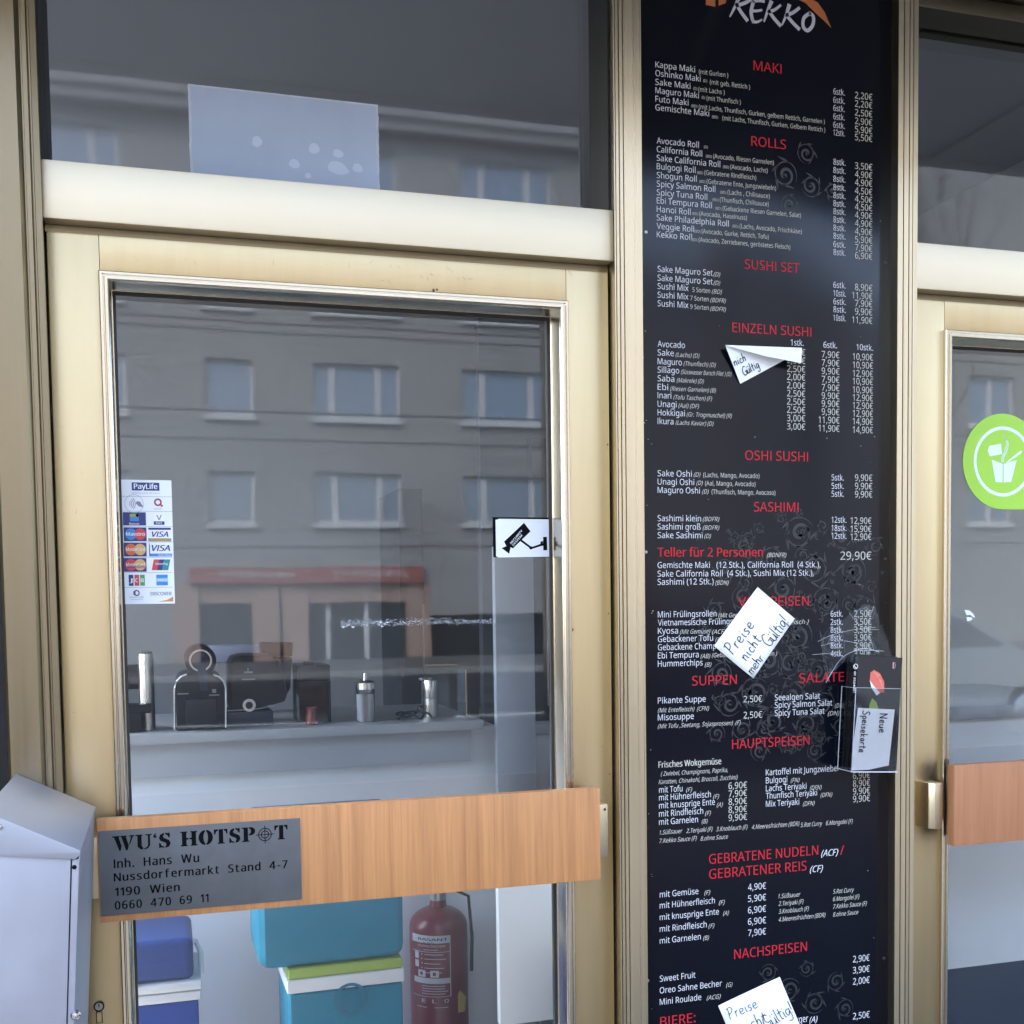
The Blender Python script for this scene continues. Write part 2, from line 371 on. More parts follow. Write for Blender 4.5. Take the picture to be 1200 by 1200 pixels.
# transom bars
b = MB(); b.box(xl, xr, -.024, .09, zbar0, zbar1, GOLDH, .003); child(b, 'transom_bar', shop)
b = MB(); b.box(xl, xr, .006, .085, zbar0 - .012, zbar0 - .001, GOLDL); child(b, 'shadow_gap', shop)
xd2 = xr2 + .0015; xe2 = xd2 + .98
zb20, zb21 = Z(1138, 343.5, -.02), Z(1138, 290, -.02)
b = MB(); b.box(xd2, xe2, -.024, .09, zb20, zb21, GOLDH, .003); child(b, 'transom_bar', shop)
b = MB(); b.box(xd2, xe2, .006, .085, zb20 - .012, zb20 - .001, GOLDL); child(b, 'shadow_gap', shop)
# transom lights, each a pane with black gasket
def pane(x0, x1, z0, z1, m, root, name='glass_pane', y=GY):
    b = MB(); b.quad([(x0, y, z0), (x1, y, z0), (x1, y, z1), (x0, y, z1)], m)
    b.add([(x0, y, z0), (x1, y, z0), (x1, y, z1), (x0, y, z1), (x0, y + .006, z0), (x1, y + .006, z0), (x1, y + .006, z1), (x0, y + .006, z1)],
          [(4, 7, 6, 5), (0, 4, 5, 1), (1, 5, 6, 2), (2, 6, 7, 3), (3, 7, 4, 0)], CLEAR)
    return child(b, name, root)
pane(-1.19, x0 - .14, .25, TOPZ, GLASS, shop, 'window_pane')
pane(xl + .004, xr - .002, zbar1 - .004, TOPZ - .04, GLASST, shop, 'transom_pane')
pane(xd2, xe2, zb21 - .004, Z(1138, 24, 0) + .004, GLASST, shop, 'transom_pane')
b = MB(); b.frame(xl - .001, xr + .001, zbar1 - .001, TOPZ, [(0, -.008), (.004, -.008), (.009, .02), (.011, GY - .002), (.011, GY + .012)], GASKET); child(b, 'transom_gasket', shop)
b = MB(); b.frame(xd2 - .001, xe2, zb21 - .001, Z(1138, 24, 0) + .006, [(0, -.004), (.004, -.004), (.006, GY - .002), (.006, GY + .012)], GASKET); child(b, 'transom_gasket', shop)
DARKAL = brushed('dark bronze head profile', (.10, .085, .06), .45)
b = MB(); b.box(xd2, xe2, -.02, .09, Z(1138, 24, 0), TOPZ, DARKAL, .002); child(b, 'transom_head', shop)
post(xe2, xe2 + .09, [])
# canopy over the pavement
CE = .85
zc = at(390, 117, CE + .06 + 2 * GY).z
CANM = mat('canopy soffit panels', (.36, .36, .37), .7, noise=.06, nscale=(2, 2, 2))
b = MB(); b.box(-1.25, 3.4, -CE, .1, zc, zc + .05, CANM); b.box(-1.25, 3.4, -CE - .06, -CE - .001, zc - .004, zc + .2, GREYAL, .004)
for k in range(-1, 3): b.box(k * 1.1 - .02, k * 1.1 + .02, -CE + .01, -.05, zc - .012, zc - .001, GREYAL)
child(b, 'canopy', shop)
b = MB(); b.box(-1.25, 3.4, -CE, 4.2, zc + .052, zc + .2, WALLM); child(b, 'roof', shop)
b = MB(); b.box(-1.25, 2.42, -.03, .09, TOPZ + .001, zc - .013, DARKAL); child(b, 'fascia', shop)

# ------------------------------------------------------------------ room behind the glass
RY = .34
ROOM = mat('pale grey room wall', (.33, .335, .335), .7, noise=.05, nscale=(1.5, 1.5, 1.5))
ROOM2 = mat('light laminate', (.88, .90, .92), .5, noise=.04, nscale=(2, 2, 2))
TILE = mat('room floor tiles', (.55, .54, .52), .4, noise=.1, nscale=(3, 3, 3))
g = MB(); g.box(-1.25, 2.42, .1, 4.1, .0, .02, TILE); structure(g, 'room_floor')
b = MB(); b.box(-1.25, 2.42, 2.5, 2.58, .02, zc, ROOM); child(b, 'back_wall', shop)
b = MB(); b.box(-1.25, -1.19, .1, 4.1, .02, .3, ROOM); b.box(-1.25, -1.19, .1, 4.1, TOPZ, zc, ROOM); b.box(-1.25, -1.19, 1.9, 4.1, .3, TOPZ, ROOM)
child(b, 'side_wall', shop)
b = MB(); b.box(2.36, 2.42, .1, 4.1, .02, .3, ROOM); b.box(2.36, 2.42, .1, 4.1, TOPZ, zc, ROOM); b.box(2.36, 2.42, RY, 4.1, .3, TOPZ, ROOM); child(b, 'side_wall', shop)
CEIL = mat('room ceiling', (.22, .23, .245), .8)
b = MB(); b.box(-1.25, 2.42, .1, 4.1, zc - .06, zc - .001, CEIL); child(b, 'ceiling', shop)

# counter
CY0 = 1.30
pl = at(150, 862, CY0); pr = at(566, 843, CY0)
zt = (pl.z + pr.z) / 2; xcr = pr.x
LAM = mat('counter top laminate', (.42, .43, .44), .35, noise=.06, nscale=(6, 6, 6))
FAS = mat('counter fascia', (.50, .52, .55), .5, noise=.04, nscale=(3, 3, 3))
counter = thing('serving_counter', (-.3, CY0, 0), 'long grey counter with a pale lower front behind the left glass door', 'counter')
b = MB(); b.box(-1.17, xcr, CY0 - .01, CY0 + .62, zt - .028, zt, LAM, .003); child(b, 'counter_top', counter)
zf = at(355, 902, CY0 + .05).z; zf2 = at(355, 918, CY0 + .05).z
b = MB(); b.box(-1.17, X(553, 880, CY0 + .05), CY0 + .05, CY0 + .6, zf, zt - .029, FAS, .003); child(b, 'fascia_board', counter)
b = MB(); b.box(-1.17, X(583, 950, CY0 + .09), CY0 + .09, CY0 + .58, .02, zt - .0295, ROOM2); child(b, 'front_panel', counter)
# pale pillar, dark passage with a chrome tube, second counter stretch
pil = MB(); PILM = mat('pillar laminate', (.38, .41, .46), .5)
pil.box(X(583, 900, CY0), X(628.5, 900, CY0), CY0, CY0 + .03, .02, at(605, 640, CY0).z, PILM, .003)
pil_t = thing('pillar', (X(605, 900, CY0), CY0, .02), 'pale laminate pillar at the right end of the counter', 'pillar')
child(pil, 'shaft', pil_t)
DARKC = mat('dark cabinet', (.02, .022, .028), .35)
cab = thing('tall_cabinet', (X(484, 700, 2.3), 2.3, .02), 'narrow dark tall cabinet against the room back wall', 'cabinet')
b = MB(); b.box(X(469, 700, 2.1), X(497, 700, 2.1), 2.1, 2.49, .02, at(480, 572, 2.1).z, DARKC, .004); child(b, 'carcass', cab)
b = MB(); b.box(X(495, 700, 2.07), X(496.5, 700, 2.07), 2.06, 2.08, 1.0, 1.5, GREYAL); child(b, 'handle', cab)
cool = thing('drinks_cooler', (X(640, 700, 1.7), 1.7, .02), 'black glass fronted cabinet behind the pale pillar, chrome rail on its front', 'cabinet')
b = MB(); b.box(X(625, 700, 1.7), X(720, 700, 1.7), 1.7, 2.3, zt - .04, at(640, 512, 1.7).z, DARKC, .005); child(b, 'carcass', cool)
b = MB(); b.tube([(X(642.5, 700, 1.66), 1.66, zt), (X(642.5, 700, 1.66), 1.66, at(640, 650, 1.66).z)], .007, GREYAL); child(b, 'rail', cool)
b = MB(); b.box(X(626, 845, 1.6), X(760, 845, 1.6), 1.6, 2.3, zt - .09, zt - .06, LAM, .003); 
sc = thing('side_counter', (X(700, 845, 1.6), 1.6, .02), 'short white counter stretch seen right of the pale pillar', 'counter')
child(b, 'counter_top', sc)
b = MB(); b.box(X(626, 845, 1.62), X(758, 845, 1.62), 1.62, 2.28, .02, zt - .091, ROOM2); child(b, 'front_panel', sc)
rz_ = at(1160, 826, RY).z
rc2 = thing('side_counter', (1.7, RY, .02), 'white fronted counter with a dark plinth behind the right glass door', 'counter')
b = MB(); b.box(1.0, 2.35, RY - .02, RY + .6, rz_ - .03, rz_, LAM, .003); child(b, 'counter_top', rc2)
zpl = at(1160, 1130, RY).z
b = MB(); b.box(1.02, 2.34, RY, RY + .58, zpl, rz_ - .031, ROOM2); child(b, 'front_panel', rc2)
b = MB(); b.box(1.04, 2.32, RY + .01, RY + .56, .02, zpl - .001, mat('dark blue plinth', (.03, .045, .085), .4)); child(b, 'plinth', rc2)
b = MB(); b.box(1.02, 2.35, 1.75, 1.80, .02, zc - .062, mat('dark partition', (.06, .065, .075), .6)); child(b, 'added_partition', shop)  # dark sheet added to darken the room seen through the right door
# white board leaning right of the extinguisher, under the handle
wb = thing('white_board_panel', (X(612, 1100, .8), .8, .02), 'white upright panel seen under the handle right of the red extinguisher', 'panel')
b = MB(); b.box(X(585, 1100, .8), X(700, 1100, .8), .8, .83, at(640, 1196, .8).z, at(620, 1000, .8).z, ROOM2, .003); child(b, 'sheet', wb)

# ------------------------------------------------------------------ doors
OAK = None
def wood(name, c1, c2):
    m = bpy.data.materials.new(name); m.use_nodes = True; n = m.node_tree; bs = n.nodes['Principled BSDF']
    tc = n.nodes.new('ShaderNodeTexCoord'); mp = n.nodes.new('ShaderNodeMapping'); mp.inputs['Scale'].default_value = (55, 20, 1.2)
    a = n.nodes.new('ShaderNodeTexNoise'); a.inputs['Scale'].default_value = 1; a.inputs['Detail'].default_value = 8; a.inputs['Roughness'].default_value = .7; a.inputs['Distortion'].default_value = .3
    mp2 = n.nodes.new('ShaderNodeMapping'); mp2.inputs['Scale'].default_value = (260, 60, 9)
    a2 = n.nodes.new('ShaderNodeTexNoise'); a2.inputs['Scale'].default_value = 1; a2.inputs['Detail'].default_value = 4
    r = n.nodes.new('ShaderNodeValToRGB'); r.color_ramp.elements[0].position = .28; r.color_ramp.elements[1].position = .72
    r.color_ramp.elements[0].color = (*c1, 1); r.color_ramp.elements[1].color = (*c2, 1)
    ad = n.nodes.new('ShaderNodeMath'); ad.operation = 'MULTIPLY_ADD'; ad.inputs[1].default_value = .35
    sb = n.nodes.new('ShaderNodeMath'); sb.operation = 'SUBTRACT'; sb.inputs[1].default_value = .17
    n.links.new(tc.outputs['Object'], mp.inputs[0]); n.links.new(mp.outputs[0], a.inputs['Vector']); n.links.new(tc.outputs['Object'], mp2.inputs[0]); n.links.new(mp2.outputs[0], a2.inputs['Vector'])
    n.links.new(a2.outputs[0], ad.inputs[0]); n.links.new(a.outputs[0], ad.inputs[2]); n.links.new(ad.outputs[0], sb.inputs[0]); n.links.new(sb.outputs[0], r.inputs[0]); n.links.new(r.outputs[0], bs.inputs['Base Color'])
    bs.inputs['Roughness'].default_value = .42
    return m
WOODL = wood('orange oak laminate', (.35, .15, .055), (.56, .265, .10))
WOODR = wood('reddish oak laminate', (.30, .125, .055), (.42, .19, .09))
BEAD = [(0, 0), (0, -.007), (.0015, -.0085), (.005, -.0085), (.0065, -.0065), (.0075, -.0065), (.009, -.0095), (.013, -.0095), (.0155, -.007), (.0165, -.002), (.0165, GY - .012), (.0175, GY - .010), (.0185, GY - .010), (.0185, GY + .02)]
def door(x0, x1, z0, z1, gx0, gx1, gz0, gz1, label):
    t = thing('glass_door', (x0, 0, z0), label, 'door')
    b = MB()
    b.box(x0 + .002, gx0 + .002, 0, .08, z0, z1, DOORG, .0025); b.box(gx1 - .002, x1 - .002, 0, .08, z0, z1, DOORG, .0025)
    b.box(gx0 + .0022, gx1 - .0022, 0.0003, .08, gz1 - .002, z1 - .0005, DOORG, .001); b.box(gx0 + .0022, gx1 - .0022, .0003, .08, z0 + .0005, gz0 + .002, DOORG, .001)
    child(b, 'door_frame', t)
    b = MB(); b.frame(gx0, gx1, gz0, gz1, BEAD, CHROME, True); child(b, 'glazing_bead', t)
    b = MB(); b.frame(gx0 + .0186, gx1 - .0186, gz0 + .0186, gz1 - .0186, [(0, GY - .004), (.0035, GY - .003), (.0045, GY + .0)], GASKET); child(b, 'gasket', t)
    pane(gx0 + .0187, gx1 - .0187, gz0 + .0187, gz1 - .0187, GLASS, t)
    return t
gx0, gx1 = (X(113.5, 320) + X(143, 1090)) / 2, (X(664.5, 358) + X(671, 900)) / 2
gz1 = (Z(113, 317) + Z(665, 354)) / 2
DL = door(xl, xr, .02, zbar0 - .013, gx0, gx1, .22, gz1, 'left gold framed glass door with an orange wood handle board across it')
gx20 = (X(1106.5, 390) + X(1101, 967)) / 2; gz21 = Z(1107, 387)
DR = door(xd2, xe2, .02, zb20 - .013, gx20, xe2 - .1, .22, gz21, 'right gold framed glass door cut off by the photo edge, green round sticker on its glass')
# handle boards
HY0, HY1 = -.066, -.044
def hb(p, q): return at(p, q, HY0)
hx0 = (hb(112.5, 960).x + hb(117.6, 1081).x) / 2; hx1 = (hb(701.7, 924).x + hb(705, 1030).x) / 2
hz1 = (hb(112.5, 960.4).z + hb(701.7, 924.3).z) / 2; hz0 = (hb(117.6, 1081.6).z + hb(705, 1030.7).z) / 2
b = MB(); b.box(hx0, hx1, HY0, HY1, hz0, hz1, WOODL, .0012); HBL = child(b, 'handle_board', DL)
for sx in (X(709.5, 970, -.03) - .052, xl + .012):
    b = MB(); b.box(sx, sx + .052, -.043, 0.0, at(707, 1003, -.03).z, at(707, 941, -.03).z, GOLD, .002)
    b.tube([(sx + .046, -.0425, at(707, 947, -.03).z), (sx + .046, -.0445, at(707, 947, -.03).z)], .0025, GASKET); child(b, 'handle_bracket', DL)
bx0, bx1 = at(1072, 940, -.0).x, at(1109.5, 940, -.044).x
b = MB(); b.box(bx1 + .001, bx1 + .9, HY0, HY1, at(1112, 992.5, HY0).z, at(1112, 897.5, HY0).z, WOODR, .0012); HBR = child(b, 'handle_board', DR)
for sx in (bx0 + .002, bx1 + .86):
    b = MB(); b.prism([(sx, 0), (sx + .004, -.036), (sx + .012, -.046), (sx + .03, -.046), (sx + .034, 0)], at(1090, 970, -.03).z, at(1090, 917, -.03).z, GOLD, axis='z', bev=.001); child(b, 'handle_bracket', DR)
# keyhole of the left door: a ring and slot of a profile cylinder
kc = at(116, 1179.5, -.002); ks = at(116, 1192, -.002)
b = MB(); sh = Sheet(b, (kc.x, -.002, kc.z), (1, 0, 0), (0, 0, 1))
sh.ring(0, 0, .0065, .0085, BLACK, .0006); sh.disc(0, 0, .0064, GREYAL, .0004); sh.rect(-.0008, -.001, .0008, .005, BLACK, .0009)
dz = ks.z - kc.z
sh.poly([(-.005, -.009), (.005, -.009), (.005, dz - .010), (-.005, dz - .010)], BLACK, .0005); sh.poly([(-.0037, -.0095), (.0037, -.0095), (.0037, dz - .0088), (-.0037, dz - .0088)], DOORG, .0009)
child(b, 'keyhole', DL)
# tiny screws and rust specks on the leaf edges
SPECK = mat('rust speck', (.09, .05, .03), .8)
b = MB(); sh = Sheet(b, (0, -.0002, 0), (1, 0, 0), (0, 0, 1))
for px, py, r in ((712, 521, .0016), (713, 719, .0014), (671, 738, .002), (56, 505, .0014), (508, 340.5, .0022), (512, 339.5, .0018), (714, 907, .0015)):
    p = at(px, py); sh.disc(p.x, p.z, r, SPECK, .0006, 8, ry=r * random.uniform(.6, 2.0))
child(b, 'rust_speck', DL)
b = MB(); sh = Sheet(b, (0, -.0002, 0), (1, 0, 0), (0, 0, 1)); rnd = random.Random(21)
def scr(px, py, L, a, w):
    p = at(px, py); n_ = 4; sh.stroke([(p.x + L * t / n_ * math.cos(a) + rnd.uniform(-.0006, .0006), p.z + L * t / n_ * math.sin(a) + rnd.uniform(-.0006, .0006)) for t in range(n_ + 1)], w, SCUFF, .0005, w * .4)
for px, py in ((447, 329), (455, 328), (493, 322), (500, 325), (504, 321), (536, 326), (543, 325), (548, 327), (666, 317), (664, 376)): scr(px, py, rnd.uniform(.005, .012), rnd.uniform(-1.2, .6), .0006)
for k in range(26):
    px, py = rnd.choice([(rnd.uniform(62, 108), rnd.uniform(400, 900)), (rnd.uniform(676, 708), rnd.uniform(400, 1190)), (rnd.uniform(120, 640), rnd.uniform(300, 318))]); scr(px, py, rnd.uniform(.002, .012), rnd.uniform(-1.6, 1.6), .0004)
child(b, 'scratch', DL)
# ------------------------------------------------------------------ menu board
BY = -.013
board = thing('menu_board', (xb0, BY, 0), 'tall black menu board with white and red lettering between two gold posts', 'sign')
b = MB(); b.box(xb0, xb1, BY, -.002, .25, TOPZ, BOARD, .001)
child(b, 'panel', board)
b = MB(); b.box(xb0 - .0016, xb0 - .0001, BY - .001, -.002, .25, TOPZ, WHITE); b.box(xb1 + .0001, xb1 + .0014, BY - .001, -.002, .25, TOPZ, WHITE); child(b, 'white_edge', board)
SHB = lambda mb: Sheet(mb, (0, BY, 0), (1, 0, 0), (0, 0, 1))
tw, tr_, tp, tl = MB(), MB(), MB(), MB()
def T(mb, s, x0, x1, y, cap, m, bold=0., shear=0.):
    a = at(x0, y, BY); c = at(x1, y, BY); h = at(x0, y - cap, BY).z - a.z
    SHB(mb).text(s, a.x, c.x, a.z, h, m, bold=bold, shear=shear)
def crop(y0, s):
    return lambda x, y: (740 + x / s, y0 + y / s)
def rows(y0, s, mb, items, cap, m, bold=0., shear=0.):
    c = crop(y0, s)
    for (t, X0, X1, Y) in items:
        a = c(X0, Y); e = c(X1, Y); T(mb, t, a[0], e[0], a[1], cap, m, bold, shear)
s1 = 3.871; s2 = 3.636
N = lambda y0, s, it: rows(y0, s, tw, it, 7.1, LETW)
D = lambda y0, s, it: rows(y0, s, tw, it, 5.4, CREAM)
A = lambda y0, s, it: rows(y0, s, tw, it, 5.1, CREAM, 0, .3)
def col(y0, s, x0, x1, vals, ys, mb=None, cap=7.6, m=None, wide=None):
    for v, y in zip(vals, ys):
        xx = x0 if len(v) < 6 or wide is None else wide
        rows(y0, s, mb or tp, [(v, xx, x1, y)], cap, m or CREAM)
H = lambda y0, s, it, cap=11.2: rows(y0, s, tr_, it, cap, RED, .009)
# maki
H(0, s1, [('MAKI', 553, 680, 318)])
N(0, s1, [('Kappa Maki', 108, 288, 306), ('Oshinko Maki', 108, 313, 345), ('Sake Maki', 108, 267, 385), ('Maguro Maki', 108, 305, 423), ('Futo Maki', 108, 258, 462), ('Gemischte Maki', 108, 352, 500)])
D(0, s1, [('(mit Gurken )', 305, 438, 335), ('(mit geb. Rettich )', 355, 537, 382), ('(mit Lachs )', 303, 422, 415), ('(mit Thunfisch )', 340, 495, 455), ('(mit Lachs, Thunfisch, Gurken, gelbem Rettich, Garnelen )', 305, 876, 494), ('(mit Lachs, Thunfisch, Gurken, Gelbem Rettich )', 412, 878, 545)])
rows(0, s1, tw, [('(D)', 325, 343, 372), ('(D)', 280, 298, 407), ('(D)', 318, 333, 448), ('(BD)', 270, 298, 486), ('(BD)', 365, 392, 536)], 3.2, CREAM)
col(0, s1, 915, 967, ['6stk.'] * 5 + ['12stk.'], [428, 466, 503, 541, 579, 614], m=LETW, cap=7)
col(0, s1, 1013, 1092, ['2,20€', '2,20€', '2,50€', '2,90€', '5,90€', '5,50€'], [446, 484, 524, 562, 600, 636])
# rolls
H(150, s1, [('ROLLS', 543, 700, 80)])
nm = ['Avocado Roll', 'California Roll', 'Sake California Roll', 'Bulgogi Roll', 'Shogun Roll', 'Spicy Salmon Roll', 'Spicy Tuna Roll', 'Ebi Tempura Roll', 'Hanoi Roll', 'Sake Philadelphia Roll', 'Veggie Roll', 'Kekko Roll']
xe = [305, 320, 402, 290, 295, 380, 343, 364, 268, 441, 283, 274]; yb = [70, 109, 149, 187, 227, 266, 305, 342, 381, 419, 458, 496]
N(150, s1, [(n, 114, x, y) for n, x, y in zip(nm, xe, yb)])
ds = [('(Avocado, Riesen Garnelen)', 370, 645, 138), ('(Avocado, Lachs)', 448, 617, 186), ('(Gebratene Rindfleisch)', 330, 565, 212), ('(Gebratene Ente, Jungzwiebeln)', 340, 655, 252), ('(Lachs , Chilisauce)', 435, 627, 301), ('(Thunfisch, Chilisauce)', 400, 622, 335), ('(Gebackene Riesen Garnelen, Salat)', 413, 768, 374), ('(Avocado, Haselnuss)', 307, 523, 398), ('(Lachs, Avocado, Frischkäse)', 490, 772, 455), ('(Avocado, Gurke, Rettich, Tofu)', 318, 622, 478), ('(Avocado, Zerriebenes, geröstetes Fleisch)', 304, 720, 516)]
D(150, s1, ds)
rows(150, s1, tw, [('(D)', 328, 346, 92)] + [('(BD)', d[1] - 33, d[1] - 6, d[3] - 4) for d in ds], 3.2, CREAM)
col(150, s1, 915, 970, ['8stk.'] * 10 + ['6stk.', '8stk.'], [166, 204, 243, 281, 318, 355, 391, 428, 465, 502, 540, 576], m=LETW, cap=7)
col(150, s1, 1013, 1092, ['3,50€', '4,90€', '4,90€', '4,50€', '4,50€', '4,50€', '4,90€', '4,90€', '4,90€', '5,90€', '7,90€', '6,90€'], [185, 223, 260, 298, 335, 371, 408, 445, 482, 519, 556, 592])
# sushi set
H(300, s1, [('SUSHI SET', 513, 760, 58)])
N(300, s1, [('Sake Maguro Set', 118, 368, 72), ('Sake Maguro Set', 118, 368, 112), ('Sushi Mix', 118, 258, 150), ('Sushi Mix', 118, 258, 189), ('Sushi Mix', 118, 258, 228)])
D(300, s1, [('5 Sorten', 276, 356, 163), ('7 Sorten', 266, 350, 201), ('9 Sorten', 266, 350, 240)])
A(300, s1, [('(D)', 372, 402, 92), ('(D)', 372, 402, 131), ('(BD)', 364, 410, 170), ('(BDFR)', 357, 428, 209), ('(BDFR)', 357, 428, 248)])
col(300, s1, 915, 972, ['6stk.', '10stk.', '6stk.', '8stk.', '10stk.'], [144, 182, 219, 255, 293], m=LETW, cap=7)
col(300, s1, 1013, 1092, ['8,90€', '11,90€', '7,90€', '9,90€', '11,90€'], [155, 192, 228, 265, 303], wide=1000)
# einzeln sushi
H(300, s1, [('EINZELN SUSHI', 457, 815, 345)])
nm = ['Avocado', 'Sake', 'Maguro', 'Sillago', 'Saba', 'Ebi', 'Inari', 'Unagi', 'Hokkigai', 'Ikura']; xe = [242, 192, 228, 216, 194, 166, 180, 204, 242, 190]; yb = [412, 451, 491, 529, 568, 607, 645, 684, 723, 762]
N(300, s1, [(n, 118, x, y) for n, x, y in zip(nm, xe, yb)])
A(300, s1, [('(Lachs) (D)', 200, 308, 457), ('(Thunfisch) (D)', 236, 382, 497), ('(Süsswasser Barsch Filet ) (D)', 224, 453, 535), ('(Makrele) (D)', 205, 328, 573), ('(Riesen Garnelen) (B)', 175, 383, 611), ('(Tofu Taschen) (F)', 190, 365, 650), ('(Aal) (DF)', 212, 306, 688), ('(Gr. Trogmuschel) (R)', 250, 455, 728), ('(Lachs Kaviar) (D)', 200, 372, 765)])
rows(300, s1, tw, [('1stk.', 722, 780, 405), ('6stk.', 870, 932, 416), ('10stk.', 1020, 1095, 426)], 7, LETW, .006)
col(300, s1, 705, 788, ['2,00€', '2,50€', '2,50€', '2,00€', '2,00€', '2,50€', '2,50€', '2,50€', '3,00€', '3,00€'], [448, 486, 525, 562, 600, 637, 674, 711, 749, 787])
col(300, s1, 862, 943, ['7,90€', '7,90€', '9,90€', '7,90€', '7,90€', '9,90€', '9,90€', '9,90€', '11,90€', '11,90€'], [460, 498, 535, 573, 610, 647, 683, 720, 757, 795], wide=848)
col(300, s1, 1003, 1095, ['10,90€', '10,90€', '12,90€', '10,90€', '10,90€', '12,90€', '12,90€', '12,90€', '14,90€', '14,90€'], [470, 508, 546, 582, 620, 656, 692, 728, 764, 802])
# oshi, sashimi, teller
H(510, s1, [('OSHI SUSHI', 515, 800, 112)]); H(510, s1, [('SASHIMI', 555, 757, 346)])
N(510, s1, [('Sake Oshi', 118, 273, 186), ('Unagi Oshi', 118, 284, 224), ('Maguro Oshi', 118, 310, 262), ('Sashimi klein', 118, 315, 390), ('Sashimi groß', 118, 313, 428), ('Sake Sashimi', 118, 322, 467)])
D(510, s1, [('(Lachs, Mango, Avocado)', 325, 580, 190), ('(Aal, Mango, Avocado)', 333, 562, 228), ('(Thunfisch, Mango, Avocaso)', 363, 652, 267)])
A(510, s1, [('(D)', 282, 312, 188), ('(D)', 294, 323, 226), ('(D)', 320, 350, 265), ('(BDFR)', 323, 398, 390), ('(BDFR)', 323, 398, 429), ('(D)', 330, 360, 467)])
col(510, s1, 907, 963, ['5stk.'] * 3, [205, 243, 279], m=LETW, cap=7); col(510, s1, 1013, 1092, ['9,90€'] * 3, [207, 245, 282])
col(510, s1, 907, 975, ['12stk.', '18stk.', '12stk.'], [397, 434, 470], m=LETW, cap=7); col(510, s1, 993, 1088, ['12,90€', '15,90€', '12,90€'], [402, 439, 475])
rows(510, s1, tr_, [('Teller für 2 Personen', 118, 595, 551)], 10.5, RED, .025)
A(510, s1, [('(BDNFR)', 614, 702, 553)]); rows(510, s1, tp, [('29,90€', 947, 1088, 565)], 9.5, CREAM)
N(510, s1, [('Gemischte Maki', 118, 355, 603), ('(12 Stk.), California Roll  (4 Stk.),', 385, 857, 602), ('Sake California Roll  (4 Stk.), Sushi Mix (12 Stk.),', 118, 826, 642), ('Sashimi (12 Stk.)', 118, 372, 679)])
A(510, s1, [('(BDN)', 380, 440, 679)])
# vorspeisen
H(670, s2, [('VORSPEISEN', 455, 755, 148), ('SUPPEN', 258, 448, 485), ('SALATE', 714, 905, 474)])
N(670, s2, [('Mini Frülingsrollen', 112, 362, 195), ('Vietnamesische Frülingsrollen', 112, 505, 230), ('Kyosa', 112, 198, 265), ('Gebackener Tofu', 112, 347, 300), ('Gebackene Champignons', 112, 450, 335), ('Ebi Tempura', 112, 286, 370), ('Hummerchips', 112, 303, 405), ('Pikante Suppe', 112, 316, 562), ('Misosuppe', 112, 265, 634), ('Seealgen Salat', 610, 803, 549), ('Spicy Salmon Salat', 610, 855, 581), ('Spicy Tuna Salat', 610, 822, 615)])
A(670, s2, [('(Mit Gemüse)', 370, 500, 195), ('(Mit Fleisch )', 600, 755, 225), ('(Mit Gemüse)', 206, 335, 265), ('(ACF)', 343, 400, 265), ('(F)', 357, 385, 298), ('(AB)', 294, 335, 369), ('(Gebackene Riesengarnelen )', 342, 620, 365), ('(B)', 312, 340, 405), ('(Mit Entefleisch)  (CFN)', 112, 330, 600), ('(Mit Tofu ,Seetang, Sojasprossen)  (F)', 112, 465, 668), ('(DN)', 866, 905, 580), ('(DN)', 836, 885, 613)])
col(670, s2, 848, 900, ['6stk.', '2stk.', '8stk.', '8stk.', '8stk.', '4stk.'], [192, 227, 260, 294, 327, 361], m=LETW, cap=7)
col(670, s2, 948, 1022, ['2,50€', '3,50€', '3,50€', '3,90€', '3,90€', '3,90€'], [193, 227, 261, 295, 329, 362])
col(670, s2, 477, 556, ['2,50€', '2,50€'], [557, 625])
# hauptspeisen
H(840, s2, [('HAUPTSPEISEN', 428, 758, 137)])
rows(840, s2, tw, [('Frisches Wokgemüse', 115, 382, 217)], 7.2, CREAM, .022)
A(840, s2, [('( Zwiebel, Champignons, Paprika,', 125, 410, 252), ('Karotten, Chinakohl, Broccoli, Zucchini)', 115, 452, 287), ('(F)', 232, 258, 320), ('(F)', 347, 373, 349), ('(A)', 363, 389, 384), ('(F)', 313, 338, 420), ('(B)', 299, 324, 455), ('(FN)', 678, 716, 280), ('(DFN)', 760, 810, 312), ('(DFN)', 805, 855, 343), ('(DFN)', 730, 780, 380)])
N(840, s2, [('mit Tofu', 117, 217, 324), ('mit Hühnerfleisch', 117, 338, 357), ('mit knusprige Ente', 117, 355, 391), ('mit Rindfleisch', 117, 305, 426), ('mit Garnelen', 117, 283, 461), ('Kartoffel mit Jungzwiebel', 572, 880, 250), ('Bulgogi', 572, 663, 284), ('Lachs Teriyaki', 572, 745, 318), ('Thunfisch Teriyaki', 572, 790, 350), ('Mix Teriyaki', 572, 714, 384)])
col(840, s2, 413, 492, ['6,90€', '7,90€', '8,90€', '8,90€', '9,90€'], [308, 342, 376, 410, 444]); col(840, s2, 943, 1016, ['6,90€', '8,90€', '9,90€', '9,90€'], [265, 298, 331, 364])
sa = ['1.Süßsauer', '2.Teriyaki (F)', '3.Knoblauch (F)', '4.Meeresfrüchten (BDR)', '5.Rot Curry', '6.Mongolei (F)', '7.Kekko Sauce (F)', '8.ohne Sauce']
A(840, s2, [(sa[0], 120, 217, 502), (sa[1], 233, 345, 495), (sa[2], 360, 494, 488), (sa[3], 512, 715, 479), (sa[4], 720, 813, 470), (sa[5], 828, 942, 462), (sa[6], 118, 278, 538), (sa[7], 294, 411, 528)])
H(840, s2, [('GEBRATENE NUDELN', 330, 795, 627), ('GEBRATENER REIS', 330, 745, 691)], 11.4)
